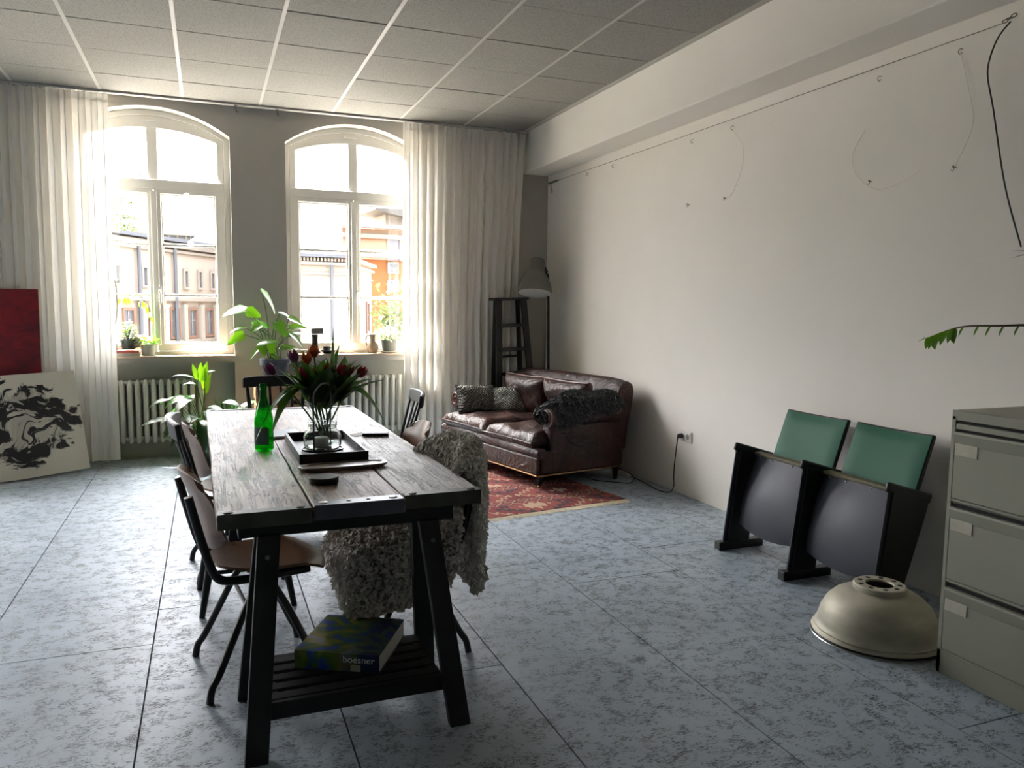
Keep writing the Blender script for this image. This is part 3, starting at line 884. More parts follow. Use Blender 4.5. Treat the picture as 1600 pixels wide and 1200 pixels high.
g = G(); tufts(g, grid, 26000, .021, r5, .8, True); obj('wool', g, m_sheep, t, kind='stuff', smooth=True)

# ------------------------------------------------------------------ art catalogue on the trestle shelf
t = thing('catalogue', 'thick colourful art catalogue lying on the trestle shelf', 'book', (.245, 2.645, .164), math.atan2(-.144, .262))
BW, BD, BT = .298, .315, .062
g = G(); g.box((BW / 2, BD / 2, BT / 2), (BW - .006, BD - .006, BT - .004)); obj('page_block', g, m_pages, t)
for nm, c, d in (('cover', (BW / 2, BD / 2, BT - .001), (BW, BD, .002)), ('cover', (BW / 2, BD / 2, .001), (BW, BD, .002)), ('spine', (BW / 2, .001, BT / 2), (BW, .002, BT - .001))):
    g = G(); g.box(c, d); obj(nm, g, m_cover, t)
tx = bpy.data.curves.new('lettering', 'FONT'); tx.body = 'boesner'; tx.size = .034; tx.extrude = .0003
tmp = bpy.data.objects.new('lettering_curve', tx); me = bpy.data.meshes.new_from_object(tmp); bpy.data.objects.remove(tmp); me.materials.append(m_print)
o = bpy.data.objects.new('lettering', me); COL.objects.link(o); o.parent = t; o.location = (.17, -.0008, .032); o.rotation_euler = (PI / 2, 0, 0)
g = G(); g.box((.215, -.0005, .013), (.034, .001, .022)); obj('price_sticker', g, m_label, t)

# ------------------------------------------------------------------ things on the table
def bottle():
    t = thing('bottle', 'green glass water bottle standing on the plank table', 'bottle', (.217, 3.552, ZT))
    out = [(.0, .004), (.028, .002), (.036, .004), (.0405, .012), (.0405, .125), (.040, .14), (.036, .165), (.025, .198), (.0165, .235), (.0145, .262), (.0150, .275), (.0165, .28), (.0165, .29), (.0145, .294)]
    inn = [(max(.0005, r - .0028), z) for r, z in out[::-1]]; inn[-1] = (.0005, .008); inn[-2] = (.02, .008)
    g = G(); g.lathe([(max(.0005, r), z) for r, z in out] + inn, 28); obj('glass', g, m_bottle, t, smooth=True)
    g = G()
    rows = [[(.0412 * math.cos(a), .0412 * math.sin(a), z) for a in [-PI * .98 + PI * .62 * k / 12 for k in range(13)]] for z in (.032, .108)]
    g.sheet(rows); obj('label', g, m_botlabel, t, smooth=True)
    g = G(); g.lathe([(.0005, .2935), (.0145, .2935), (.0145, .297), (.0005, .297)], 20); obj('rim', g, m_bottle, t, smooth=True)
m_botlabel = M('faded_bottle_label', '5E7A78', .6, var=.15)
bottle()

t = thing('tray', 'square black wooden tray under the glass jar', 'tray', (.464, 3.475, ZT), D(.6))
hx, hy = .139, .292
g = G(); g.box((0, 0, .005), (2 * hx - .016, 2 * hy - .016, .008)); obj('base', g, m_black, t)
for nm, c, d in (('side', (-hx + .006, 0, .021), (.012, 2 * hy, .042)), ('side', (hx - .006, 0, .021), (.012, 2 * hy, .042)), ('side', (0, -hy + .006, .021), (2 * hx - .024, .012, .042)), ('side', (0, hy - .006, .021), (2 * hx - .024, .012, .042))):
    g = G(); g.box(c, d); obj(nm, g, m_black, t, bevel=.002)
zt = ZT + .009
g = G(); g.box((0, 0, .001), (.06, .045, .0015)); tag(obj('paper_card', g, m_pages, loc=(.555, 3.31, zt), rot=(0, 0, .1)), 'small white card lying in the black tray', 'card')

# squat glass jar in a black metal ring holder with a hoop handle
t = thing('jar_holder', 'black metal ring holder with a tall flat hoop handle in the tray', 'candle holder', (.452, 3.43, zt))
g = G(); pr = [(.0885, .004), (.0885, .012), (.084, .012), (.084, .004)]; g.lathe(pr, 36, close=True); obj('ring', g, m_blacksteel, t, smooth=True)
g = G()
for k in range(3):
    a = k * 2.094 + .4; g.beam((.0, .0, .006), (.085 * math.cos(a), .085 * math.sin(a), .006), .01, .004)
obj('ring_spoke', g, m_blacksteel, t)
g = G(); hoop = bez([(-.046, -.074, .004), (-.046, -.074, .15), (-.046, -.072, .24), (-.034, -.05, .268), (.0, -.0, .29), (.034, .05, .285), (.046, .072, .26), (.046, .074, .15), (.046, .074, .004)], 6)
for a, b in zip(hoop, hoop[1:]): g.beam(a, b + (b - a) * .06, .0075, .0035, (1, -1, 0))
obj('handle', g, m_blacksteel, t)
t = thing('glass_jar', 'squat clear glass jar with a screw neck in the black ring holder', 'jar', (.452, 3.43, zt + .008))
out = [(.0005, .003), (.06, .002), (.075, .006), (.08, .02), (.08, .055), (.074, .075), (.062, .086), (.06, .092), (.063, .095), (.06, .1), (.063, .104), (.061, .112), (.0635, .116)]
inn = [(max(.0005, r - .0035), z + (.004 if i > 8 else 0)) for i, (r, z) in enumerate(out[::-1])]
g = G(); g.lathe(out + inn, 36); obj('glass', g, m_jarglass, t, smooth=True)
g = G(); g.lathe([(.0005, .008), (.03, .008), (.032, .012), (.032, .045), (.028, .05), (.0005, .046)], 20, (-.005, .0, 0)); obj('candle', g, m_candle if False else m_white, t, smooth=True)

VX, VY = .478, 3.60
t = thing('glass_vase', 'tall tapering clear glass vase holding the tulips', 'vase', (VX, VY, zt))
out = [(.0005, .003), (.048, .002), (.053, .006), (.056, .03), (.064, .1), (.074, .17), (.0785, .2)]
inn = [(max(.0005, r - .003), z + (.006 if i > 3 else 0)) for i, (r, z) in enumerate(out[::-1])]
g = G(); g.lathe(out + inn, 36); obj('glass', g, m_vaseglass, t, smooth=True)

# tulips: every flower is its own thing, with bloom, stem and leaves
def tulip(target, pm, label, leaves, r, nod=.0):
    b = Vector((VX + r.uniform(-.025, .025), VY + r.uniform(-.025, .025), zt + .02)); T = Vector(target)
    t = thing('tulip', label, 'tulip', b, group='tulips in the glass vase')
    mid = Vector((VX + (T.x - VX) * .55, VY + (T.y - VY) * .55, b.z + .19)) - b; T = T - b
    cv = bez([(0, 0, 0), mid * .5 + Vector((0, 0, .01)), mid, mid.lerp(T, .6) + Vector((0, 0, .012)), T], 5)
    g = G(); g.tube(cv, [.0042] * len(cv), 7); obj('stem', g, m_stem, t, smooth=True)
    ax = (cv[-1] - cv[-3]).normalized(); ax = (ax + Vector((0, 0, .6))).normalized() if not nod else ax
    q = ax.to_track_quat('Z', 'Y').to_matrix()
    for k in range(6):
        a = k * PI / 3 + r.uniform(-.1, .1); inner = k % 2
        rows = []
        for i in range(6):
            u = i / 5; row = []
            rad = (.0065 + .018 * math.sin(PI * min(1, u * .78 + .06)) ** .8) * (1 if not inner else .88)
            hw = .62 * math.sin(PI * min(.97, u * .8 + .16)) ** .7 * (1 - .65 * max(0, u - .7) / .3)
            for j in range(5):
                v = -1 + 2 * j / 4; aa = a + v * hw
                row.append(T + q @ Vector((rad * math.cos(aa), rad * math.sin(aa), -.004 + .055 * u)))
            rows.append(row)
        g = G(); g.sheet(rows); obj('petal', g, pm, t, smooth=True)
    for d, L, W, bd, z0 in leaves:
        g = G(); P = cv[int(len(cv) * z0)]; leaf(g, P, d, L, W * 1.7, (0, 0, 1), bd, .35, 'l', 9, r.uniform(-.4, .4)); obj('leaf', g, m_tulipleaf, t, smooth=True)
rt_ = random.Random(5)
TL = [((.352, 3.54, 1.148), m_pet_pu, 'purple tulip standing tallest on the side of the bottle', [((-.5, -.1, .9), .22, .05, .2, .45)]),
      ((.262, 3.56, 1.092), m_pet_pu, 'drooping plum tulip in front of the monstera pot', []),
      ((.408, 3.56, 1.138), m_pet_or, 'orange tulip between the purple one and the highest orange one', [((-.2, .4, 1), .24, .045, .15, .4)]),
      ((.440, 3.58, 1.165), m_pet_or, 'highest orange tulip of the bunch', [((.1, -.4, 1), .26, .05, .15, .35)]),
      ((.398, 3.53, 1.080), m_pet_red, 'dark red tulip below the two orange tulips', [((-.5, -.4, .9), .22, .06, .35, .4)]),
      ((.490, 3.55, 1.084), m_pet_red, 'light-edged red tulip in the middle of the bunch', [((.0, -.3, 1), .25, .06, .2, .35), ((.2, .2, 1), .3, .03, .1, .4)]),
      ((.548, 3.54, 1.085), m_pet_red, 'bright red tulip touching another red tulip, middle-right of the bunch', [((.5, -.2, .9), .26, .06, .2, .35), ((.12, .1, 1), .34, .022, -.1, .4)]),
      ((.582, 3.58, 1.080), m_pet_red, 'red tulip tucked between the two outer red ones', [((.7, .2, .8), .24, .05, .3, .4)]),
      ((.634, 3.55, 1.075), m_pet_red, 'outermost red tulip on the sofa side of the bunch', [((.8, -.1, .7), .24, .045, .25, .45)]),
      ((.452, 3.64, 1.06), m_pet_red, 'red tulip hidden deepest among the leaves', [((-.4, .5, .8), .22, .06, .3, .4), ((.5, .5, .8), .24, .06, .3, .4)])]
for i, (p, pm, lb, lv) in enumerate(TL):
    a0 = i * 2.4
    if i != 1: lv = lv + [((math.cos(a0 + q) * .45, math.sin(a0 + q) * .3, 1), .22 + .03 * (q % 2), .055, .25, .42 + .04 * q) for q in range(3)]
    if i == 0: lv = lv + [((-.75, -.5, .25), .21, .05, 1.1, .6), ((-.9, -.25, .3), .24, .045, 1.1, .58)]
    if i == 8: lv = lv + [((.9, -.3, .3), .2, .05, 1.1, .6)]
    tulip(p, pm, lb, lv, rt_)
m_candle = m_white

t = thing('serving_board', 'long rounded pale serving board in front of the black tray', 'board', (.485, 3.075, ZT), D(4))
g = G(); pl = []
for k in range(40):
    a = 2 * PI * k / 40; ca, sa = math.cos(a), math.sin(a)
    pl.append((.175 * math.copysign(abs(ca) ** .45, ca), .052 * math.copysign(abs(sa) ** .75, sa)))
for sc_, z in ((.94, .003), (1, .012)): pass
prof = []
A = [[g.b.verts.new((x * s_, y * s_, z)) for x, y in pl] for s_, z in ((.92, 0), (1, .009), (1, .016), (.95, .016), (.90, .011))]
for a, b in zip(A, A[1:]):
    for k in range(40): g.face([a[k], a[(k + 1) % 40], b[(k + 1) % 40], b[k]])
g.face(A[0][::-1]); g.face(A[-1]); obj('board_body', g, m_board, t, smooth=True)
t = thing('round_box', 'flat black round box near the metal-banded end of the table', 'box', (.376, 2.835, ZT))
g = G(); g.lathe([(.0005, 0), (.05, 0), (.053, .003), (.053, .014), (.0005, .014)], 32); obj('base', g, m_black, t, smooth=True)
g = G(); g.lathe([(.0005, .0145), (.054, .0145), (.054, .021), (.051, .024), (.0005, .0235)], 32); obj('lid', g, m_black, t, smooth=True)
t = thing('wallet', 'folded black leather wallet near the black spindle chair', 'wallet', (.762, 3.82, ZT + .001), D(-14))
g = G(); rows = [[(.062 * u, .045 * v, .014 + .005 * (1 - v * v)) for v in (-1, -.5, 0, .5, 1)] for u in (-1, -.5, 0, .5, 1)]; g.slab(rows, -.014); obj('flap', g, m_black, t, smooth=True)
g = G(); g.box((0, .002, .003), (.118, .084, .006)); obj('back', g, m_black, t, bevel=.002)
g = G(); g.box((0, 0, .0006), (.1, .07, .0012)); tag(obj('paper_slip', g, m_pages, loc=(.69, 3.86, ZT + .0008), rot=(0, 0, .5)), 'white paper slip poking out beside the wallet', 'paper')
t = thing('notebook', 'thin grey notebook lying beyond the tray by the bottle', 'notebook', (.33, 3.96, ZT), D(2))
g = G(); g.box((0, 0, .005), (.15, .21, .008)); obj('page_block', g, m_pages, t)
g = G(); g.box((0, 0, .0102), (.154, .214, .0018)); obj('cover', g, m_galvpaper, t) if False else obj('cover', g, M('grey_card_cover', '7E8790', .4), t)


# ------------------------------------------------------------------ kilim and leather sofa
t = thing('rug', 'red patterned kilim rug with cream fringe under the leather sofa', 'rug', (2.02, 5.57, .001), D(8.5))
g = G(); RW, RL = 1.36, 1.55
rows = [[(-RW / 2 + RW * i / 24, -RL / 2 + RL * j / 28, .005 + .0015 * math.sin(i * 1.3 + j)) for i in range(25)] for j in range(29)]
g.slab(rows, -.005); obj('woven_field', g, m_rug, t, smooth=True)
g = G(); rr = random.Random(4)
for e in (-1, 1):
    for k in range(150):
        x = -RW / 2 + RW * (k + .5) / 150; y = e * RL / 2
        g.tube([(x, y, .005), (x + rr.uniform(-.006, .006), y + e * .022, .004), (x + rr.uniform(-.012, .012), y + e * rr.uniform(.05, .075), .0025)], [.0045, .0035, .002], 4)
obj('fringe', g, m_fringe, t, kind='stuff')

SOFA = thing('sofa', 'worn oxblood leather two-seat sofa with rolled arms on the kilim', 'sofa', (2.304, 5.363, 0), math.radians(11.8))
SL, SD = 1.55, .86
g = G(); g.box((SD / 2 + .02, SL / 2, .205), (SD - .04, SL - .02, .19)); obj('base', g, m_leather, SOFA, bevel=.02, smooth=True)
g = G(); g.tube([(.035, .0, .285), (.035, SL / 2, .29), (.035, SL, .285)], .042, 14); obj('front_roll', g, m_leather, SOFA, smooth=True)
g = G(); g.box((.012, SL / 2, .185), (.03, SL - .02, .135)); obj('front_apron', g, m_leather, SOFA, bevel=.012, smooth=True)
g = G()
for a, b in (((-.004, .01, .115), (-.004, SL - .01, .115)), ((.0, -.006, .115), (SD - .03, -.006, .115))): g.tube([a, b], .0055, 6)
obj('nail_trim', g, m_nail, SOFA)
for s, y in ((0, .065), (1, SL - .065)):
    g = G(); g.box((.485, y, .33), (.72, .115, .44)); obj('arm_panel', g, m_leather, SOFA, bevel=.02, smooth=True)
    sg = -1 if s == 0 else 1
    g = G(); rows = []
    n = 18
    for i in range(11):
        x = .11 + .70 * i / 10; row = []
        for k in range(n):
            a = 2 * PI * k / n; rad = .078 + .004 * math.sin(i * 1.7 + k)
            row.append((x, y + sg * .012 + rad * math.cos(a) * 1.05, .545 + rad * math.sin(a)))
        rows.append(row)
    V = g.sheet(rows, wrap=True); g.face(V[0][::-1]); g.face(V[-1])
    arm = obj('arm_roll', g, m_leather, SOFA, smooth=True)
    g = G(); pts = []
    for k in range(30):
        a = -.9 + k / 29 * 2 * PI * 1.5; rad = .072 - .05 * k / 29
        pts.append((.106, y + sg * .012 + rad * math.cos(a) * sg * -1, .545 + rad * math.sin(a)))
    g.tube(pts, .006, 6); obj('scroll_piping', g, m_piping, arm, smooth=True)
# back: outward rolling rest
rows = []
prof = [(.80, .25), (.765, .40), (.765, .55), (.78, .68), (.80, .76), (.835, .812), (.885, .826), (.93, .80), (.945, .74), (.935, .62), (.90, .45), (.875, .25)]
for j in range(15):
    v = j / 14; y = .0 + SL * v; k = 1 - .04 * abs(2 * v - 1) ** 6
    rows.append([(x + .006 * math.sin(5 * v * PI + i), y, .25 + (z - .25) * k) for i, (x, z) in enumerate(prof)])
g = G(); V = g.sheet(rows, wrap=True); g.face(V[0][::-1]); g.face(V[-1]); obj('backrest', g, m_leather, SOFA, smooth=True, bevel=.012, angle=60)

def cushion(g, cx, cy, cz, wx, wy, th, R=None, seed=1, p=4, crump=.008, n=16):
    """soft stuffed cushion: flat edges, swollen middle, wrinkled"""
    r = random.Random(seed); ph = [r.uniform(0, 6) for _ in range(6)]
    rings = []
    top, bot = [], []
    for i in range(n + 1):
        u = -1 + 2 * i / n; a, b = [], []
        for j in range(n + 1):
            v = -1 + 2 * j / n
            h = max(0, (1 - abs(u) ** p)) ** .5 * max(0, (1 - abs(v) ** p)) ** .5
            wr = crump * (math.sin(3.1 * u + 5 * v + ph[0]) + .8 * math.sin(7 * u - 3 * v + ph[1]) + .6 * math.sin(9 * v + 4 * u * u + ph[2])) * h
            ins = 1 - .05 * (1 - max(abs(u), abs(v)) ** 8) * 0
            x = u * wx / 2 * (1 - .05 * (1 - v * v) * abs(u)); y = v * wy / 2 * (1 - .05 * (1 - u * u) * abs(v))
            a.append(Vector((x, y, th / 2 * h + wr))); b.append(Vector((x, y, -th / 2 * h + wr * .5)))
        top.append(a); bot.append(b)
    M3 = Euler(R).to_matrix() if R else Matrix.Identity(3)
    C = Vector((cx, cy, cz))
    top = [[M3 @ q + C for q in row] for row in top]; bot = [[M3 @ q + C for q in row] for row in bot]
    g.sheet(top); g.sheet([row[::-1] for row in bot])
    bmesh.ops.remove_doubles(g.b, verts=g.b.verts, dist=1e-5)
    return top, bot
def piping(g, top, r=.005):
    n = len(top) - 1
    loop = top[0] + [top[i][n] for i in range(1, n + 1)] + top[n][::-1][1:] + [top[i][0] for i in range(n - 1, -1, -1)]
    g.tube(loop, r, 6, cap=False)
for k, (cy_, cz_, sd, cw) in enumerate(((.405, .362, 3, .73), (1.15, .372, 8, .76))):
    g = G(); tp, bt = cushion(g, .345, cy_, cz_, .76, cw, .155, None, sd, 8, .009, 18)
    c_ = obj('seat_cushion', g, m_leather, SOFA, smooth=True, angle=70)
    g = G(); piping(g, tp, .006); obj('cushion_piping', g, m_piping if False else m_leather, c_, smooth=True)
for k, (y, sd) in enumerate(((.45, 5), (1.06, 9))):
    g = G(); tp, bt = cushion(g, .655, y, .60, .40, .62, .20, (0, D(70), 0), sd, 5, .016, 18)
    c_ = obj('back_cushion', g, m_leather, SOFA, smooth=True, angle=70)
    g = G(); piping(g, tp, .006); obj('cushion_piping', g, m_piping, c_, smooth=True)
for x, y in ((.05, .05), (.05, SL - .05)):
    g = G(); g.lathe([(.0005, .112), (.026, .112), (.03, .095), (.02, .08), (.024, .07), (.017, .045), (.012, .03), (.0005, .03)], 14, (x, y, 0)); 
    lg = obj('leg', g, m_blackwood, SOFA, smooth=True)
    g = G(); g.lathe([(.0005, -.006), (.014, -.006), (.014, .006), (.0005, .006)], 14, (x, y, .021), Matrix.Rotation(PI / 2, 3, 'X')); obj('caster', g, m_nail, lg, smooth=True)
for x, y in ((SD - .05, .05), (SD - .05, SL - .05)):
    g = G(); g.box((x, y, .056), (.042, .042, .112), (PI, 0, 0), .6); obj('leg', g, m_blackwood, SOFA, bevel=.003)

def sofa_pt(x, y, z):
    a = math.radians(11.8); return (2.304 + x * math.cos(a) - y * math.sin(a), 5.363 + x * math.sin(a) + y * math.cos(a), z)
for (x, y, z), rot, size, sd, lb in (((.235, 1.33, .555), (D(68), D(3), D(11.8)), (.40, .27), 2, 'grey knitted cushion leaning on the far sofa arm, in front of the other one'),
                                  ((.50, 1.20, .545), (D(60), D(-8), D(11.8 - 42)), (.33, .28), 6, 'grey knitted cushion tucked behind, against the far back cushion')):
    t = thing('knitted_cushion', lb, 'cushion', sofa_pt(x, y, z), rot=rot, group='grey knitted cushions')
    g = G(); tp, bt = cushion(g, 0, 0, 0, size[0], size[1], .13, None, sd, 3, .006, 16); obj('cover', g, m_knit, t, smooth=True, angle=80)
    g = G(); piping(g, tp, .004); obj('edge_seam', g, m_knit, t, smooth=True)

# dark fleece throw bundled over the near arm
t = thing('fleece_throw', 'charcoal curly fleece bundled over the near sofa arm', 'throw', sofa_pt(.47, .10, .62), D(11.8))
grid = []
for i in range(19):
    u = -1 + 2 * i / 18; row = []
    k = max(.04, (1 - abs(u) ** 3.2)) ** .5
    for j in range(20):
        a = 2 * PI * j / 19
        yy = math.cos(a) * .165 * k; zz = math.sin(a) * (.105 if math.sin(a) > 0 else .15) * k
        zz += .018 * math.sin(5 * u + a * 2) - .02 * u * u + .03 * u
        row.append((u * .385 + .02 * math.sin(3 * a), yy + .02 * math.sin(4 * u), zz))
    grid.append(row)
g = G(); g.sheet(grid); obj('bundle', g, m_darkfur, t, smooth=True)
g = G(); tufts(g, [r_[::-1] for r_ in grid], 13000, .018, random.Random(3), .85, True); obj('wool', g, m_darkfur, t, kind='stuff', smooth=True)

# ------------------------------------------------------------------ step ladder and floor lamp in the corner
LAD = thing('step_ladder', 'black wooden step ladder standing in the corner behind the sofa', 'ladder', (2.845, 7.28, 0), rot=(0, D(-2.2), D(4)))
zt_ = 1.475
g = G(); g.box((0, 0, zt_), (.365, .17, .026)); obj('top_plate', g, m_black, LAD, bevel=.006)
for s in (-1, 1):
    g = G(); g.beam((s * .135, -.05, zt_ - .012), (s * .205, -.13, .0), .03, .062, (1, 0, 0)); obj('front_rail', g, m_black, LAD, bevel=.003)
    g = G(); g.beam((s * .12, .055, zt_ - .012), (s * .175, .13, .0), .024, .045, (1, 0, 0)); obj('rear_leg', g, m_black, LAD, bevel=.003)
for k in range(5):
    z = 1.215 - .235 * k; f = (zt_ - z) / zt_
    g = G(); g.box((0, -.05 - .08 * f, z), (2 * (.135 + .065 * f), .085, .032)); obj('tread', g, m_black, LAD, bevel=.003)
g = G(); g.beam((-.14, .085, .9), (.14, .085, .9), .04, .018); obj('rear_brace', g, m_black, LAD)

LAMP = t = thing('floor_lamp', 'dark grey floor lamp with a bell shade in the corner behind the sofa', 'lamp', (3.16, 7.1, 0))
g = G(); g.lathe([(.0005, 0), (.135, 0), (.14, .008), (.135, .022), (.03, .03), (.014, .05), (.0005, .05)], 32); obj('base', g, m_darkmetal, t, smooth=True)
g = G(); g.tube(bez([(0, 0, .03), (-.012, 0, .8), (-.028, 0, 1.62), (-.045, 0, 1.72), (-.085, -.005, 1.755)], 8), .0125, 10); obj('pole', g, m_black, t, smooth=True)
HM = Matrix.Rotation(D(9), 3, 'Y') @ Matrix.Rotation(D(-12), 3, 'X')
hl = Vector((-.175, -.02, 1.53))
out = [(.166, .0), (.168, .004), (.163, .04), (.15, .09), (.128, .14), (.1, .185), (.08, .215), (.077, .23), (.077, .325), (.068, .345), (.0005, .347)]
inn = [(max(.0005, r - .004), z - .004) for r, z in out[::-1]]; inn[-1] = (.162, .0); inn[-2] = (.163, .002)
g = G(); g.lathe(out, 36, hl, HM); sh = obj('lamp_shade', g, m_darkmetal, t, smooth=True)
g = G(); g.lathe(inn[3:] if False else [(max(.0005, r - .004), z - .002) for r, z in out[:-3]], 36, hl, HM); obj('shade_lining', g, m_white, sh, smooth=True, label='white inside of the shade')
g = G(); g.ball(hl + HM @ Vector((0, 0, .13)), .045); obj('bulb', g, m_white, sh, smooth=True)
g = G(); g.beam(hl + HM @ Vector((.06, 0, .31)), hl + HM @ Vector((.115, 0, .24)), .02, .016); g.beam(hl + HM @ Vector((.115, 0, .24)), Vector((-.075, -.005, 1.75)), .018, .014); obj('bracket', g, m_black, t, bevel=.003)

# ------------------------------------------------------------------ pair of folding theatre seats leaning to the wall
SEAT = thing('theatre_seats', 'two joined black folding theatre seats with green backs against the white wall', 'seat', (2.9, 3.155, 0))
def loc(x, y, z): return (x - 2.9, y - 3.155, z)
ends = (3.70, 3.155, 2.61)
for y in ends:
    pr = [(2.787 - 2.9, .03), (2.861 - 2.9, .590), (3.085 - 2.9, .535), (3.068 - 2.9, .47), (2.955 - 2.9, .13), (2.945 - 2.9, .03)]
    g = G(); g.prism(pr, 'y', y - 3.155 - .015, y - 3.155 + .015); sp_ = obj('side_panel', g, m_panelblack, SEAT, bevel=.004)
    g = G(); g.beam(loc(2.783, y, .035), loc(2.857, y, .592), .034, .008, (0, 1, 0)); obj('edge_strip', g, m_seatmetal, sp_)
    g = G(); g.box(loc(2.885, y, .024), (.31, .05, .048)); obj('foot', g, m_panelblack, SEAT, bevel=.004)
    g = G(); rows = []
    a, b = Vector(loc(2.83, y, .606)), Vector(loc(3.10, y, .528))
    g.beam(a, b, .048, .026, (0, 1, 0)); obj('armrest', g, m_black, SEAT, bevel=.011, seg=3, smooth=True)
for ya, yb in ((3.665, 3.19), (3.137, 2.662)):
    yc, hw = (ya + yb) / 2, (ya - yb) / 2
    # upholstered back: frame board with a padded green face, gently concave
    def bk(u, v, off):   # u across -1..1, v 0..1 upward
        x = 3.06 + .145 * v + .018 * u * u * -1 - off * .94; z = .40 + .41 * v + off * .33 - .008 * (1 - u * u) * (v > .9)
        return loc(x, yc + u * hw, z)
    g = G(); g.slab([[bk(-1 + 2 * j / 12, i / 8, 0) for j in range(13)] for i in range(9)], .022 * 1); b_ = obj('backrest', g, m_panelblack, SEAT, bevel=.008, smooth=True)
    rows = []
    for i in range(13):
        row = []
        for j in range(13):
            u, v = -1 + 2 * j / 12, i / 12
            h = (1 - abs(u) ** 14) ** .5 * (1 - abs(2 * v - 1) ** 14) ** .5
            row.append(bk(u * .965, .06 + .92 * v, .023 + .010 * h + .008 * (1 - u * u) * (1 - (2 * v - 1) ** 2)))
        rows.append(row)
    g = G(); g.sheet(rows); obj('pad', g, m_green, b_, smooth=True, angle=80, label='green vinyl back pad')
    # tipped-up seat: dented sheet under-side bulging forward, with a wooden top edge
    hw2 = .243
    yc2 = (3.70 + 3.155) / 2 if ya > 3.4 else (3.155 + 2.61) / 2
    rows = []
    rs = random.Random(int(ya * 100))
    for i in range(15):
        v = i / 14; row = []
        for j in range(13):
            u = -1 + 2 * j / 12
            x = 2.838 + .118 * v ** 1.5 + .012 * u * u + rs.uniform(-.0015, .0015) - .012 * math.sin(PI * v) * (1 - u * u)
            z = .155 + .405 * v - (.03 * (1 - u * u) * (1 - v) ** 3)
            row.append(loc(x, yc2 + u * hw2 * (1 - .05 * (1 - v) ** 4 * abs(u)), z))
        rows.append(row)
    g = G(); g.slab(rows, .004 if False else -.004); sp = obj('seat_shell', g, m_seatmetal, SEAT, smooth=True, angle=60)
    g = G(); g.beam(loc(2.972, yc2 - hw2, .562), loc(2.972, yc2 + hw2, .562), .05, .018, (0, 0, 1)); obj('seat_edge', g, m_olive, sp, bevel=.004)
    g = G(); rows2 = [[(p[0] + .05, p[1], p[2]) for p in r_] for r_ in rows]
    g.slab(rows2, .02); obj('seat_board', g, m_panelblack, SEAT, smooth=True)
    for u in (-.8, -.3, .35, .8):
        g = G(); p = loc(2.948, yc2 + u * hw2, .545); g.ball(p, .0045, 8, 5); obj('rivet', g, m_steel, sp, smooth=True)

# aluminium reflector standing on the floor
t = thing('lamp_reflector', 'big worn aluminium reflector dome standing on the floor before the theatre seats', 'lampshade', (2.66, 2.46, 0))
out = [(.262, .014), (.267, .016), (.266, .02), (.256, .024), (.254, .030), (.257, .034), (.249, .040), (.243, .06), (.232, .10), (.21, .142), (.178, .174), (.14, .195), (.112, .202), (.101, .204)]
inn = [(r - .003, z - .0015) for r, z in out[::-1]]; inn[-1] = (.2595, .014)
g = G(); g.lathe(out + inn, 64, close=True); obj('dome', g, m_shade, t, smooth=True, angle=55)
g = G(); g.lathe([(.252, .0), (.270, .0), (.272, .003), (.270, .006), (.252, .006)], 64, close=True); obj('rim_band', g, m_steel, t, smooth=True)
g = G(); g.lathe([(.248, .005), (.2585, .005), (.2585, .017), (.248, .017)], 64, close=True); obj('gap_shade', g, m_cord, t, smooth=True)  # dark ring put in for the shade between dome and rim
g = G(); g.lathe([(.105, .199), (.105, .225), (.101, .229), (.058, .229), (.056, .222), (.098, .22), (.1, .199)], 48, close=True); cl = obj('collar', g, m_shade, t, smooth=True, angle=30)
for k in range(9):
    a = 2 * PI * k / 9; g = G(); g.lathe([(.0005, 0), (.0105, 0), (.0105, .0012), (.0005, .0012)], 12, (.08 * math.cos(a), .08 * math.sin(a), .2288)); obj('vent_hole', g, m_dark, cl)

# filing cabinet
CAB = thing('filing_cabinet', 'putty grey steel filing cabinet with three deep drawers by the wall', 'cabinet', (2.612, 2.125, 0))
W_, Dp, Hh = .46, .675, 1.025
g = G(); g.box((.012 + Dp / 2, -W_ / 2, Hh / 2 + .0), (Dp - .024, W_, Hh)); obj('body', g, m_cabinet, CAB, bevel=.003)
def cb(nm, y0, y1, z0, z1, x0, x1, mt, par=CAB, bv=.002):
    g = G(); g.box(((x0 + x1) / 2, -(y0 + y1) / 2, (z0 + z1) / 2), (x1 - x0, y1 - y0, z1 - z0)); return obj(nm, g, mt, par, bevel=bv, seg=1)
cb('side_post', 0, .018, 0, Hh - .02, 0, .014, m_cabinet); cb('side_post', W_ - .018, W_, 0, Hh - .02, 0, .014, m_cabinet)
cb('top_rail', 0, W_, .988, Hh, 0, .014, m_cabinet); cb('plinth', 0, W_, 0, .094, 0, .014, m_cabinet)
cb('gap', .02, W_ - .02, .978, .987, .008, .0125, m_cabdark, bv=0)
cb('rail', .018, W_ - .018, .955, .977, .001, .014, m_cabinet)
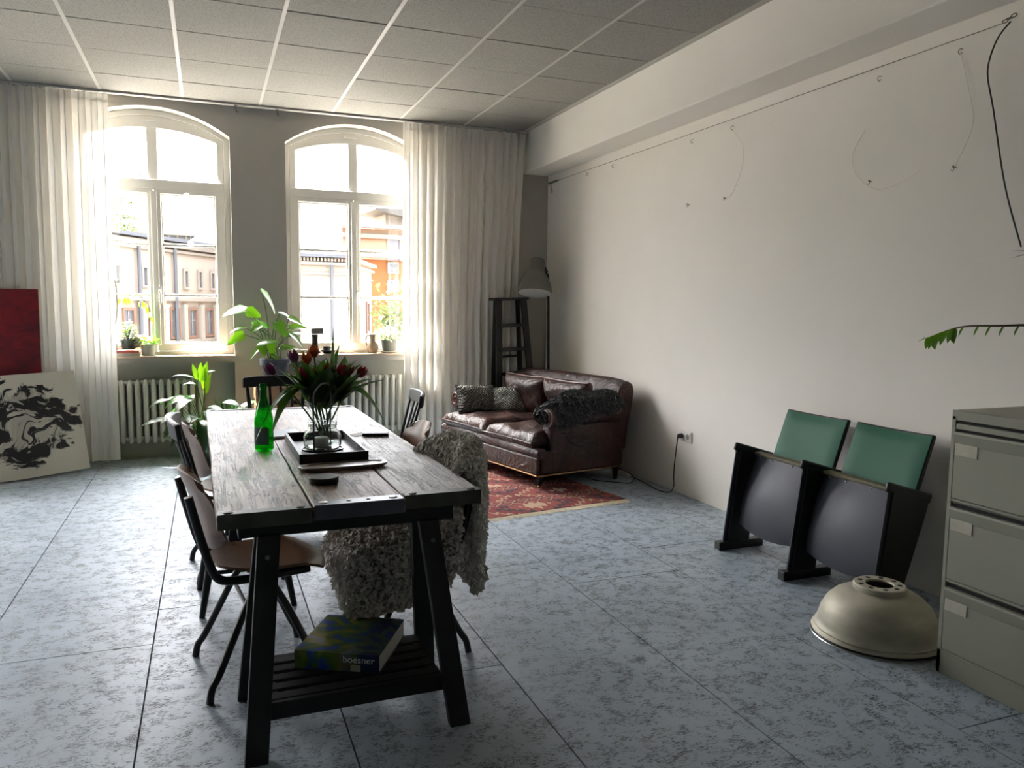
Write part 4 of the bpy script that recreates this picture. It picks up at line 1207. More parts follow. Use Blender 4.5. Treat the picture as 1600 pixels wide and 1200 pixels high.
for z0, z1 in ((.691, .945), (.378, .658), (.098, .345)):
    dr = cb('drawer', .021, W_ - .021, z0, z1, -.004, .013, m_cabinet, bv=.003)
    cb('shadow_gap', .019, W_ - .019, z1 + .001, z1 + .012, .009, .0128, m_cabdark, dr, 0)
    cb('lower_lip', .019, W_ - .019, z0 - .012, z0 - .002, -.002, .013, m_cabinet, dr, .002)
    g = G(); pr = [(-.003, z1 - .05), (-.0055, z1 - .045), (-.013, z1 - .008), (-.011, z1 + .001), (-.003, z1 + .001)]
    V0 = [g.b.verts.new((x, -.022, z)) for x, z in pr]; V1 = [g.b.verts.new((x, -W_ + .022, z)) for x, z in pr]
    for i in range(5): g.face([V0[i], V0[(i + 1) % 5], V1[(i + 1) % 5], V1[i]])
    g.face(V0); g.face(V1[::-1]); obj('grip_lip', g, m_cabinet, dr, bevel=.002)
    cb('label_card', .026, .118, z1 - .088, z1 - .042, -.0068, -.004, m_label, dr, .0008)
cb('floor_seam', .11, W_, .094, .0955, -.0006, .002, m_cabdark, bv=0)
g = G(); g.tube(bez([(3.0, 2.6, .012), (3.04, 2.47, .03), (2.99, 2.38, .09), (2.93, 2.33, .05), (2.95, 2.25, .012), (3.02, 2.18, .008)], 8), .004, 8)
tag(obj('white_cable', g, m_plastic, smooth=True), 'white cable loop on the floor between reflector and cabinet', 'cable')

# ------------------------------------------------------------------ sockets, cord, power strip
m_well = M('socket_well_shadow', '7E776A', .6)
t = thing('wall_socket', 'double white wall socket on the bare wall beside the sofa', 'socket', (3.313, 4.91, .445))
g = G(); g.box((-.005, 0, 0), (.010, .152, .082)); obj('cover_plate', g, m_plastic, t, bevel=.003)
for y in (-.036, .036):
    g = G(); g.box((-.0115, y, 0), (.004, .058, .06)); fr = obj('socket_insert', g, m_plastic, t, bevel=.001)
    g = G(); g.lathe([(.0005, 0), (.021, 0), (.021, .001), (.0005, .001)], 20, (-.0138, y, 0), Matrix.Rotation(PI / 2, 3, 'Y')); obj('socket_well', g, m_well, fr, smooth=True)
t = thing('power_strip', 'white power strip behind the rear sofa leg with its cord plugged into the wall', 'power strip', (3.215, 5.66, 0))
g = G(); g.box((0, 0, .022), (.055, .2, .04)); obj('housing', g, m_plastic, t, bevel=.006)
for k in range(3):
    g = G(); g.lathe([(.0005, 0), (.018, 0), (.018, .001), (.0005, .001)], 16, (0, -.06 + .06 * k, .042)); obj('outlet', g, m_cabdark, t)
g = G(); g.lathe([(.0005, 0), (.018, 0), (.018, .03), (.008, .04), (.0005, .04)], 14, (-.0145 + 3.313 - 3.215, 4.946 - 5.66, .445), Matrix.Rotation(-PI / 2, 3, 'Y')); obj('plug', g, m_cord, t, smooth=True)
def rel(pts, o): return [(p[0] - o[0], p[1] - o[1], p[2] - o[2]) for p in pts]
g = G(); g.tube(bez(rel([(3.262, 4.946, .44), (3.255, 4.95, .36), (3.275, 5.0, .22), (3.285, 5.02, .12), (3.26, 4.98, .05), (3.22, 4.98, .012), (3.19, 5.1, .007), (3.22, 5.3, .007), (3.235, 5.5, .008), (3.215, 5.57, .012)], (3.215, 5.66, 0)), 8), .0042, 8); obj('cord', g, m_cord, t, smooth=True)
g = G(); g.tube(bez(rel([(3.215, 5.72, .045), (3.19, 5.79, .06), (3.12, 5.75, .06), (3.2, 5.6, .05), (3.19, 5.46, .03), (3.12, 5.38, .006), (3.0, 5.44, .006), (2.86, 5.62, .012), (2.98, 6.2, .006), (3.1, 6.9, .006), (3.16, 6.98, .012)], (3.16, 7.1, 0)), 8), .0042, 8); obj('cord', g, m_cord, LAMP, smooth=True)

# ------------------------------------------------------------------ picture wire, hooks and nylon threads on the right wall
t = thing('picture_wire', 'taut steel picture wire with a turnbuckle along the top of the wall', 'wire', (3.29, 5.0, 2.656))
g = G(); g.tube([(0, 2.45, 0), (0, 0, -.003), (0, -2.44, 0)], .002, 6); obj('cable', g, m_wire, t, smooth=True)
g = G(); g.tube([(0, 2.50, 0), (0, 2.44, 0), (0, 2.30, 0), (0, 2.22, 0)], [.006, .011, .011, .004], 8); obj('turnbuckle', g, m_wire, t, smooth=True)
g = G(); g.tube(bez([(0, 2.44, 0), (.002, 2.42, -.06), (.0, 2.40, -.105), (-.002, 2.38, -.09), (0, 2.41, -.02)], 6), .002, 6); obj('loose_end', g, m_wire, t, smooth=True)
for k in range(3):
    g = G(); cn = Vector((0, -2.455 - .02 * k, .006 + .006 * k)); pts = [cn + Vector(((.007 * math.sin(a)) if k % 2 else 0, .014 * math.cos(a), .007 * math.sin(a) if not k % 2 else 0)) for a in [2 * PI * i / 12 for i in range(13)]]
    g.tube(pts, .0022, 6, cap=False); obj('chain_link', g, m_wire, t, smooth=True)
def wall_hook(y, z, label, nail=False):
    g = G()
    if nail: g.tube([(0, 0, 0), (-.02, 0, .004)], .0025, 6); g.lathe([(.0005, 0), (.006, 0), (.006, .002), (.0005, .002)], 8, (-.02, 0, .004), Matrix.Rotation(PI / 2, 3, 'Y')); g.tube(bez([(-.012, 0, .0), (-.014, .006, -.014), (-.014, .02, -.006)], 4), .0016, 5)
    else: g.tube([(0, 0, .012), (-.016, 0, .012)], .0017, 6); g.tube(bez([(-.016, 0, .012), (-.022, .006, .002), (-.012, .008, -.012), (-.004, .0, -.004)], 5), .0017, 6)
    tag(obj('wall_nail' if nail else 'wall_hook', g, m_wire, loc=(3.313, y, z), smooth=True), label, 'nail' if nail else 'hook', 'loose nails in the wall' if nail else 'small hooks under the picture wire')
for y, z, lb in ((2.765, 2.60, 'small wall hook under the wire, closest to the hanging plant'), (3.237, 2.60, 'small wall hook under the wire, second from the hanging plant'), (4.471, 2.60, 'small wall hook under the wire, third from the hanging plant'),
                 (4.938, 2.60, 'small wall hook under the wire, third from the window corner'), (6.127, 2.614, 'small wall hook under the wire, second from the window corner'), (6.617, 2.622, 'small wall hook under the wire, first from the window corner')): wall_hook(y, z, lb)
for y, z, lb in ((2.761, 2.07, 'nail in the bare wall closest to the hanging plant'), (3.267, 2.077, 'nail at the lower end of the wide nylon loop'), (4.527, 2.145, 'nail at the lower end of the narrow nylon loop'), (4.969, 2.153, 'lone nail in the bare wall closest to the floor lamp')): wall_hook(y, z, lb, True)
for pts, lb in (([(2.765, 2.585), (2.72, 2.44), (2.68, 2.25), (2.76, 2.075)], 'thin nylon thread hanging between hook and nail beside the hanging plant'),
                ([(3.32, 2.36), (3.40, 2.24), (3.36, 2.12), (3.22, 2.03), (3.05, 2.05), (2.95, 2.09)], 'wide loose nylon loop hanging from the second nail'),
                ([(4.471, 2.588), (4.36, 2.47), (4.36, 2.32), (4.45, 2.17), (4.527, 2.145)], 'narrow nylon loop under the third hook from the hanging plant')):
    g = G(); g.tube(bez([(3.303, y, z) for y, z in pts], 8), .0018, 5); tag(obj('nylon_thread', g, m_thread, smooth=True), lb, 'thread', 'nylon picture threads')

# ------------------------------------------------------------------ plants
def pot(parent, r0, r1, h, mt, rim=.0, seg=28, z=0, soil=True):
    g = G(); prof = [(.0005, z), (r0 * .96, z), (r0, z + .006)]
    if rim: prof += [(r0 + (r1 - r0) * .75, z + h * .75), (r1 + rim * .0, z + h * .76), (r1 + rim, z + h * .77), (r1 + rim, z + h), (r1 - .004, z + h)]
    else: prof += [(r1, z + h - .004), (r1 - .002, z + h), (r1 - .008, z + h)]
    prof += [(r1 - .012, z + h * .8), (.0005, z + h * .8)]
    g.lathe(prof, seg); p = obj('pot', g, mt, parent, smooth=True)
    if soil:
        g = G(); g.lathe([(.0005, z + h * .86), (r1 * .9, z + h * .84), (r1 * .9, z + h * .78), (.0005, z + h * .78)], seg); obj('soil', g, m_soil, parent, smooth=True)
    return p

# crate stand with the monstera, between the windows
CX, CY = .55, 7.22
t = thing('wooden_crate', 'brown slatted wooden crate under the monstera, between the radiators', 'crate', (CX + .03, CY, 0))
ch = .665
for sx in (-1, 1):
    for sy in (-1, 1):
        g = G(); g.box((sx * .18, sy * .135, ch / 2), (.03, .03, ch)); obj('corner_post', g, m_crate, t, bevel=.002)
for k in range(5):
    z = .05 + .14 * k
    for sy in (-1, 1):
        g = G(); g.box((0, sy * .158, z), (.40, .014, .10)); obj('slat', g, m_crate, t, bevel=.002)
    for sx in (-1, 1):
        g = G(); g.box((sx * .203, 0, z), (.014, .33, .10)); obj('slat', g, m_crate, t, bevel=.002)
g = G(); g.box((0, 0, ch + .008), (.42, .33, .016)); obj('lid', g, m_crate, t, bevel=.002)

def petiole(g, P, Q, r0=.005, r1=.0035, lift=.12):
    P, Q = Vector(P), Vector(Q); mid = (P + Q) / 2 + Vector((0, 0, lift * (Q - P).length)); mid.x = P.x + (Q.x - P.x) * .38; mid.y = P.y + (Q.y - P.y) * .38
    cv = bez([P, mid, Q], 6); n = len(cv); g.tube(cv, [r0 + (r1 - r0) * i / (n - 1) for i in range(n)], 6); return cv
MON = thing('monstera', 'large leafy monstera in a slate pot between the two windows', 'plant', (CX, CY, ch + .016))
pot(MON, .095, .125, .235, m_pot_dark, .008)
# leaf blade centre (x, z in room metres), depth offset, pointing direction, size
ML = [((.205, 1.335), .10, (-1, .15, -.10), .20, .185, (.15, -.5, .85)), ((.22, 1.095), .02, (-.8, -.2, -.45), .17, .12, (.1, -.8, .5)), ((.24, 1.185), -.06, (-1, -.2, -.1), .15, .10, (.2, -.2, .95)),
      ((.375, 1.315), -.08, (.75, -.2, -.3), .13, .13, (-.2, -.9, .4)), ((.52, 1.43), .04, (.62, -.1, -.75), .25, .13, (.6, -.4, .6)), ((.44, 1.215), .05, (.9, -.2, .0), .16, .12, (0, -.75, .6)),
      ((.385, 1.195), -.08, (-.6, -.5, -.4), .12, .10, (0, -.6, .8)), ((.665, 1.30), .06, (.9, .1, -.25), .15, .10, (.1, -.3, .9)), ((.735, 1.255), -.04, (.8, -.1, -.3), .14, .10, (.3, -.6, .7)),
      ((.755, 1.20), .05, (.85, -.3, .1), .16, .10, (0, -.6, .7)), ((.60, 1.18), -.06, (.4, -.6, -.7), .15, .14, (.1, -.9, .3)), ((.565, 1.25), .03, (.2, -.5, .1), .12, .12, (0, -.5, .8)),
      ((.475, 1.075), -.10, (.85, -.3, .3), .19, .11, (-.2, -.5, .8)), ((.735, 1.09), -.10, (.7, -.4, -.6), .17, .09, (.4, -.5, .7)), ((.44, 1.0), -.08, (.2, -.6, -.6), .12, .10, (0, -.9, .2)),
      ((.515, 1.0), -.10, (.1, -.4, -.9), .13, .09, (0, -.95, .2)), ((.37, .975), -.06, (-.75, -.2, -.65), .15, .06, (-.3, -.5, .7)), ((.66, 1.02), -.05, (.9, -.4, .2), .17, .12, (0, -.5, .8)),
      ((.535, .955), -.12, (.5, -.7, -.4), .11, .07, (0, -.6, .7)), ((.72, 1.14), .06, (.8, .2, .3), .15, .12, (0, -.5, .8))]
for (x, z), dy, d, L, W, u in ML:
    Q = Vector((x - CX, dy, z - (ch + .016))); d = Vector(d).normalized(); base = Q - d * L * .45
    sp = obj('stem', (lambda g: (petiole(g, (rnd.uniform(-.05, .05), rnd.uniform(-.04, .04), .2), base), g)[1])(G()), m_stem, MON, smooth=True)
    g = G(); leaf(g, base, d, L, W, u, .22, .18, 'h', 9, rnd.uniform(-.15, .15)); obj('leaf', g, m_monstera, sp, smooth=True)

# peace lily: sunlight on the upper leaves put into brighter green, spreading ones dark
LX, LY = -.07, 7.12
LIL = thing('peace_lily', 'tall leafy plant with sunlit yellow-green top in a green pot by the radiator', 'plant', (LX, LY, 0))
pot(LIL, .12, .15, .30, m_pot_green)
rl = random.Random(21)
LL = [((.0, .10, .72), (.02, .2, 1), .18, .055, .05), ((.03, .12, .72), (.12, .1, 1), .19, .05, .1), ((-.03, .10, .74), (-.18, .1, 1), .16, .045, .2), ((.02, .12, .66), (.05, .1, 1), .22, .05, .1), ((-.05, .1, .76), (-.8, .0, .35), .20, .035, .35), ((-.03, .08, .70), (-.5, -.1, .3), .12, .05, .5), ((.04, .08, .62), (.16, -.1, 1), .2, .05, .15), ((.05, .12, .80), (.7, 0, .5), .08, .03, .4)]
for _ in range(26):
    a = rl.uniform(PI * .55, PI * 1.75); rr_ = rl.uniform(.05, .26); LL.append(((rr_ * math.cos(a), rr_ * math.sin(a) * .6 - .05, rl.uniform(.36, .62)), (math.cos(a), math.sin(a), rl.uniform(-.1, .6)), rl.uniform(.18, .28), rl.uniform(.06, .095), rl.uniform(.4, .9)))
for P, d, L, W, bd in LL:
    sp = obj('stem', (lambda g: (petiole(g, (rl.uniform(-.04, .04), rl.uniform(-.04, .04), .25), P, .004, .003, .02), g)[1])(G()), m_stem, LIL, smooth=True)
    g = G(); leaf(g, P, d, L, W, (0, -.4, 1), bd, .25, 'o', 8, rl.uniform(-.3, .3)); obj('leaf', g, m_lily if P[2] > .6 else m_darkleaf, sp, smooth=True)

SNX, SNY = .165, 7.06
SN = thing('snake_plant', 'dark upright snake plant between the bright leafy plant and the spindle chair', 'plant', (SNX, SNY, 0))
pot(SN, .10, .12, .24, m_pot_pale)
for k in range(13):
    a = k * 2.4; r_ = .015 + .05 * (k / 13); tlt = .14 + .035 * (k % 4); L = .36 + .09 * ((k * 7) % 5) / 4
    g = G(); leaf(g, (r_ * math.cos(a), r_ * math.sin(a), .18), (tlt * math.cos(a), tlt * math.sin(a), 1), L, .055, (math.cos(a), math.sin(a), .1), -.05, .3, 'l', 8, .3); obj('leaf', g, m_darkleaf, SN, smooth=True)
for k, (d, L) in enumerate((((.9, -.2, .35), .26), ((.75, -.45, .25), .24), ((.6, .1, .6), .28))):
    g = G(); leaf(g, (.03, -.02, .36 + .05 * k), d, L, .085, (0, -.2, 1), .35, .2, 'o', 8); obj('leaf', g, m_lily, SN, smooth=True)

ZS_ = .935
def bushy(name, label, loc_, potargs, n, r, hgt, lf, mt, seed, trail=0, white=0, shape='o'):
    t = thing(name, label, 'plant', loc_); pot(t, *potargs); rr2 = random.Random(seed); z0 = potargs[2]
    g = G(); g2 = G(); g3 = G()
    for k in range(n):
        a = rr2.uniform(0, 2 * PI); q = rr2.random() ** .5; dz = rr2.uniform(0, 1)
        P = Vector((r * q * math.cos(a), r * q * math.sin(a) * .8, z0 + hgt * dz * (1 - .5 * q * q)))
        if trail and k % 4 == 0: P = Vector(((r * .95 + .01) * math.cos(a), -abs((r * .7) * math.sin(a)) - .01, max(.012, z0 - rr2.uniform(0, trail))))
        d = Vector((math.cos(a), math.sin(a), rr2.uniform(-.1, 1.0)))
        leaf(g, P, d, lf * rr2.uniform(.7, 1.3), lf * rr2.uniform(.4, .65), (0, 0, 1), .3, .2, shape, 3)
        if k % 6 == 0: g2.tube([(0, 0, z0 * .8), P * .6 + Vector((0, 0, z0 * .4)), P], .0016, 4)
        if white and k % 5 == 0: g3.ball((r * 1.05 + rr2.uniform(-.02, .03), rr2.uniform(-.04, .03), max(.012, rr2.uniform(.01, z0 + .03))), .009, 6, 4)
    obj('stems', g2, m_brownstem, t, kind='stuff'); obj('foliage', g, mt, t, kind='stuff', smooth=True)
    if white: obj('blossoms', g3, m_flower, t, kind='stuff', smooth=True)
    else: g3.b.free()
    return t
bushy('ivy_pot', 'bushy trailing green plant with pale blossoms on the left window sill', (-.655, 7.60, ZS_ + .055), (.05, .06, .09, m_pot_dark), 420, .07, .17, .026, m_ivy, 2, .10, 1)
for k, (mt, h) in enumerate(((m_pages, .024), (m_red_item, .022))):
    g = G(); z = ZS_ + (.0 if k == 0 else .0255); lb = ('pale book at the bottom under the trailing plant', 'red cloth-bound book directly under the trailing plant')[k]
    t = thing('book', lb, 'book', (-.665, 7.605, z), D(4 - 6 * k)); g.box((0, 0, h / 2), (.19, .13, h - .006)); obj('page_block', g, m_pages, t)
    for zz in (.0015, h - .0015):
        g = G(); g.box((0, 0, zz), (.2, .14, .003)); obj('cover', g, mt if k else m_label, t, bevel=.001, seg=1)
    g = G(); g.box((0, -.069, h / 2), (.2, .003, h)); obj('spine', g, mt if k else m_label, t, bevel=.001, seg=1)
bushy('succulent_pot', 'small pale stone pot with a spiky succulent on the window sill', (-.498, 7.61, ZS_), (.052, .062, .095, m_pot_pale), 60, .05, .06, .065, m_lily, 9, 0, 0, 'l')
bushy('sage_pot', 'grey pot of pale green sage on a white saucer by the curtain', (1.655, 7.615, ZS_ + .018), (.066, .078, .105, m_pot_grey), 240, .10, .14, .042, m_sage, 6)
t = thing('saucer', 'white round saucer under the grey pot of sage', 'saucer', (1.655, 7.615, ZS_))
g = G(); g.lathe([(.0005, 0), (.06, 0), (.09, .012), (.095, .018), (.09, .018), (.06, .009), (.0005, .008)], 36); obj('dish', g, m_white, t, smooth=True)
t = thing('jug', 'brown stoneware jug with a slim neck and handle on the window sill', 'jug', (1.495, 7.615, ZS_))
out = [(.0005, 0), (.036, 0), (.05, .012), (.058, .045), (.054, .075), (.034, .105), (.0255, .125), (.027, .16), (.031, .178), (.027, .178), (.022, .125), (.03, .10), (.048, .07), (.05, .045), (.04, .012), (.0005, .008)]
g = G(); g.lathe(out, 32); obj('body', g, m_vase, t, smooth=True)
g = G(); g.tube(bez([(-.028, 0, .165), (-.05, 0, .168), (-.062, 0, .14), (-.06, 0, .09), (-.05, 0, .065)], 6), .0055, 8); obj('handle', g, m_vase, t, smooth=True)
t = thing('coffee_grinder', 'black hand mill with a steel hopper on the window sill above the tulips', 'grinder', (.945, 7.60, ZS_))
g = G(); g.lathe([(.0005, 0), (.045, 0), (.047, .02), (.036, .03), (.030, .06), (.028, .15), (.033, .18), (.0005, .18)], 24); obj('body', g, m_black, t, smooth=True)
g = G(); g.box((.02, 0, .215), (.115, .08, .062)); obj('hopper', g, m_steel, t, bevel=.008, smooth=True)
t = thing('black_bowl', 'dark shallow bowl with a small cup inside, beside the hand mill', 'bowl', (1.07, 7.60, ZS_))
g = G(); g.lathe([(.0005, 0), (.04, 0), (.072, .02), (.078, .034), (.074, .034), (.066, .022), (.0005, .007)], 32); obj('dish', g, m_black, t, smooth=True)
t = thing('espresso_cup', 'small black cup standing in the dark bowl on the sill', 'cup', (1.055, 7.60, ZS_ + .008))
g = G(); g.lathe([(.0005, 0), (.024, 0), (.034, .02), (.036, .058), (.033, .058), (.03, .02), (.0005, .006)], 24); obj('body', g, m_black, t, smooth=True)
g = G(); g.tube(bez([(.034, 0, .048), (.055, 0, .045), (.052, 0, .022), (.032, 0, .018)], 5), .004, 8); obj('handle', g, m_black, t, smooth=True)
# climbing plant at the curtain edge of the left window
t = thing('arching_plant', 'slim plant arching over the left window sill beside the sheer curtain', 'plant', (-.80, 7.63, ZS_))
pot(t, .05, .06, .11, m_pot_dark)
g = G(); g.tube(bez([(0, 0, .08), (.06, 0, .35), (.065, 0, .56), (.055, 0, .66)], 6), .005, 7); g.tube(bez([(.065, 0, .46), (.125, 0, .52), (.225, 0, .52), (.315, 0, .44), (.327, 0, .30)], 6), .0025, 6); obj('stem', g, m_brownstem, t, smooth=True)
ra = random.Random(8)
for k in range(30):
    if k < 12: P = (ra.uniform(.03, .09), 0, .56 + ra.uniform(0, .1)); d = (ra.uniform(-1, 1), ra.uniform(-.4, .4), ra.uniform(.0, .8))
    else:
        s = (k - 12) / 17; P = (.095 + .24 * s, 0, .51 - .11 * s ** 3 if s < .8 else .48 - (s - .8) * .7); d = (ra.uniform(-.5, .6), ra.uniform(-.5, .3), ra.uniform(-1, .2))
    g = G(); leaf(g, P, d, ra.uniform(.06, .1), .022, (0, -.3, 1), .35, .2, 'l', 4); obj('leaf', g, m_lily, t, smooth=True)

# ZZ plant on the cabinet: its pot stands outside the picture, one stem reaches in
ZZ = thing('zz_plant', 'arching stem of small glossy leaves reaching out from the cabinet top', 'plant', (3.0, 1.80, 1.026))
pot(ZZ, .06, .075, .13, m_pot_dark)
cv = bez([(0, 0, .1), (-.10, .05, .26), (-.25, .10, .318), (-.32, .22, .318), (-.34, .34, .312), (-.335, .44, .285), (-.328, .50, .262)], 6)
cv = [Vector(p) for p in cv]
g = G(); g.tube(cv, [.006 - .004 * i / (len(cv) - 1) for i in range(len(cv))], 7); zs = obj('stem', g, m_brownstem, ZZ, smooth=True)
n = len(cv)
for k in range(10):
    i = int(n * (.42 + .058 * k)); P = cv[min(i, n - 1)]
    for s in (-1, 1):
        if s > 0 and k not in (5, 8): continue
        g = G(); leaf(g, P, (s * .35 - .1, .35, -1.0 if s < 0 else -.85), (.066 if k > 4 else .045) * (1 if k < 9 else .85), .04 if k > 4 else .014, (0, 1, .4), .15, .2, 'o', 5); obj('leaf', g, m_monstera, zs, smooth=True)
for s in (-1, 1):
    g = G(); leaf(g, cv[-1], (s * .5, .9, .2 * s), .045, .028, (0, 0, 1), .2, .2, 'o', 5); obj('leaf', g, m_monstera, zs, smooth=True)
for d in ((.2, .4, 1), (-.3, -.3, 1), (.4, -.2, 1)):
    g = G(); c2 = bez([(0, 0, .1), Vector(d) * .15 + Vector((0, 0, .1)), Vector(d) * .32 + Vector((0, 0, .05))], 5); g.tube(c2, .005, 6); s2 = obj('stem', g, m_stem, ZZ, smooth=True)
    for q in range(8):
        g = G(); leaf(g, c2[min(2 + q, len(c2) - 1)], ((-1) ** q * .8, .3, .5), .06, .028, (0, 0, 1), .2, .2, 'o', 4); obj('leaf', g, m_monstera, s2, smooth=True)

# hanging planter on a dark cord at the end of the wire
t = thing('hanging_plant', 'dark cord with a small spiky plant hanging from the end of the wire', 'plant', (3.28, 2.51, 2.649))
cvh = bez([(0, 0, 0), (-.004, .05, -.05), (-.006, .083, -.13), (-.006, .088, -.21), (-.006, .05, -.36), (-.006, -.03, -.7), (-.006, -.125, -.975)], 8)
g = G(); g.tube(cvh, .0035, 6); obj('cord', g, m_cord, t, smooth=True)
g = G(); g.lathe([(.0005, 0), (.035, 0), (.045, .06), (.04, .06), (.03, .008), (.0005, .008)], 20, (-.05, -.26, -1.1)); obj('pot', g, m_pot_dark, t, smooth=True)
for k in range(14):
    a = k * 2.4; g = G(); leaf(g, (-.05, -.245, -1.02), (math.cos(a), math.sin(a), .25 + .3 * (k % 3)), .12, .018, (0, 0, 1), .3, .2, 'l', 4); obj('leaf', g, m_darkleaf, t, smooth=True)

# ------------------------------------------------------------------ crystals in the window
for (x, z), lb in (((-.149, 2.344), 'topmost of three cut crystals hanging in the window'), ((-.089, 2.057), 'middle of three cut crystals hanging in the window'), ((-.124, 1.926), 'lowest of three cut crystals hanging in the window')):
    t = thing('window_crystal', lb, 'crystal', (x, 7.62, z), group='hanging crystals')
    g = G(); bmesh.ops.create_icosphere(g.b, subdivisions=2, radius=.026); obj('crystal_ball', g, m_crystal, t)
    g = G(); g.tube([(0, 0, .026), (0, 0, 3.0 - z)], .0007, 5); obj('thread', g, m_thread, t)

# ------------------------------------------------------------------ canvases leaning at the curtain
t = thing('red_canvas', 'tall plain deep red canvas leaning behind the black and white one', 'painting', (-1.28, 7.335, 0), rot=(D(-.8), 0, 0))
g = G(); g.box((-.6, .012, .75), (1.2, .024, 1.5)); obj('canvas', g, m_canvas, t, bevel=.002)
g = G(); g.box((-.6, -.0015, .75), (1.198, .002, 1.498)); obj('painted_face', g, m_red, t)
aa = math.atan2(.459, .888)
t = thing('brush_canvas', 'white canvas with bold black brushwork standing on the floor', 'painting', (-.936 - 1.15 * .888, 7.2 - 1.15 * .459, 0), rot=(D(-15), D(-1.5), aa))
g = G(); g.box((.575, .012, .415), (1.15, .024, .83)); obj('canvas', g, m_canvas, t, bevel=.002)
g = G(); g.box((.575, -.0015, .415), (1.148, .002, .828)); o = obj('painted_face', g, m_bw, t)

# ------------------------------------------------------------------ outside, across the street
g = G(); g.box((0, 110, -6.2), (400, 204, .4)); obj('ground', g, m_ground, kind='structure')
def facade_frame(name, label, A, B, depth, zt, mat, zb=-6.0):
    """block whose front runs from A to B (plan); returns its Empty with x along the front, y into the block"""
    A, B = Vector((A[0], A[1], 0)), Vector((B[0], B[1], 0)); d = B - A
    t = thing(name, label, 'building', A, math.atan2(d.y, d.x))
    L = d.length
    g = G(); g.box((L / 2, depth / 2, (zt + zb) / 2), (L, depth, zt - zb)); obj('wall', g, mat, t)
    return t, L
def ext_window(t, x, z0, z1, w, surround=m_trim, glass_=m_extwin, bars=True):
    g = G(); g.ring([(x - w / 2 - .12, z0 - .12), (x + w / 2 + .12, z0 - .12), (x + w / 2 + .12, z1 + .12), (x - w / 2 - .12, z1 + .12)], [(x - w / 2, z0), (x + w / 2, z0), (x + w / 2, z1), (x - w / 2, z1)], -.1, .02)
    f = obj('window', g, surround, t)
    g = G(); g.box((x, -.01, (z0 + z1) / 2), (w, .02, z1 - z0)); obj('pane', g, glass_, f)
    if bars:
        g = G(); g.box((x, -.03, (z0 + z1) / 2), (.06, .03, z1 - z0)); g.box((x, -.03, z0 + (z1 - z0) * .6), (w, .03, .06)); obj('sash_bar', g, m_extwhite, f)
# long stone building seen through the left window
t, L = facade_frame('stone_building', 'long pale stone building with narrow upper slits opposite the left window', (-6.2, 35.0), (.9, 47.0), 9, 4.55, m_stone)
g = G(); g.box((L / 2, -.18, 4.52), (L, .5, .16)); obj('gutter', g, m_zinc, t)
for z, h, o_ in ((4.25, .22, .28), (3.98, .12, .16), (.62 + 1.0, .2, .2), (-.5, .15, .14)):
    g = G(); g.box((L / 2, -o_ / 2, z), (L, o_, h)); obj('cornice', g, m_trim, t)
def along(X): # position on the front whose room x at that depth is X
    return (X + 6.2) / 7.1 * L
for X in (-4.55, -3.4, -2.42, -1.58, -.78, .02, .62): ext_window(t, along(X) , -.25, 1.06, .62, m_extwinframe)
for X in (-5.0, -3.75, -2.75, -1.02, -.36, .26): ext_window(t, along(X), 2.25, 3.05, .26, m_trim, m_extwin, False)
for X in (-3.05, -1.60): g = G(); g.tube([(along(X), -.2, -6), (along(X), -.2, 4.4)], .09, 8); obj('downpipe', g, m_zinc, t)
for X in (-4.0, -2.9, -2.0, -1.18, -.38, .32):
    g = G(); g.box((along(X), -.1, .4), (.32, .2, 1.9)); obj('pilaster', g, m_stone2, t)
g = G(); V = [g.b.verts.new(p) for p in ((-.4, -.4, 4.6), (L + .4, -.4, 4.6), (L - 2.4, 4.5, 4.85), (2.5, 4.5, 4.85), (-.4, 9.4, 4.6), (L + .4, 9.4, 4.6))]
for f in ((0, 1, 2, 3), (1, 5, 2), (5, 4, 3, 2), (4, 0, 3), (0, 4, 5, 1)): g.face([V[i] for i in f])
obj('roof', g, m_roofblue, t)
# cream corner building with hip roof through the right window
t, L = facade_frame('corner_building', 'cream corner building with dentil cornice and grey hip roof opposite the right window', (3.0, 39.8), (6.75, 40.2), 7, 3.6, m_stone2)
g = G(); g.box((L / 2, -.2, 3.82), (L + .3, .5, .14)); obj('gutter', g, m_zinc, t)
g = G(); g.box((L / 2, -.1, 3.45), (L, .25, .14)); obj('cornice', g, m_trim, t)
for k in range(22):
    g = G(); g.box((.1 + k * (L - .2) / 21, -.14, 3.64), (.09, .24, .16)); obj('dentil', g, m_trim, t)
g = G(); g.box((L / 2, -.05, 2.95), (L, .1, .1)); obj('cornice', g, m_trim, t)
g = G(); g.tube([(L - .95, -.16, -6), (L - .95, -.16, 3.7)], .075, 8); obj('downpipe', g, m_zinc, t)
g = G(); V = [g.b.verts.new(p) for p in ((-.3, -.4, 3.9), (L + .3, -.4, 3.9), (L + .3, 7.4, 3.9), (-.3, 7.4, 3.9), (.5, 3.5, 6.6), (1.3, 3.5, 6.6))]
for f in ((0, 1, 5, 4), (1, 2, 5), (2, 3, 4, 5), (3, 0, 4), (0, 3, 2, 1)): g.face([V[i] for i in f])
obj('roof', g, m_roof, t)
w2, L2 = facade_frame('corner_wing', 'receding side wing of the cream corner building', (6.80, 40.3), (9.3, 47.6), 5, 3.6, m_stone2)
for z, h, o_ in ((3.72, .16, .34), (3.4, .12, .2), (2.9, .08, .1)):
    g = G(); g.box((L2 / 2, -o_ / 2, z), (L2, o_, h)); obj('cornice', g, m_trim, w2)
for x in (2.2, 5.8):
    for z0, z1 in ((-.1, 1.5), (-3.2, -1.2)): ext_window(w2, x, z0, z1, .8, m_extwinframe)
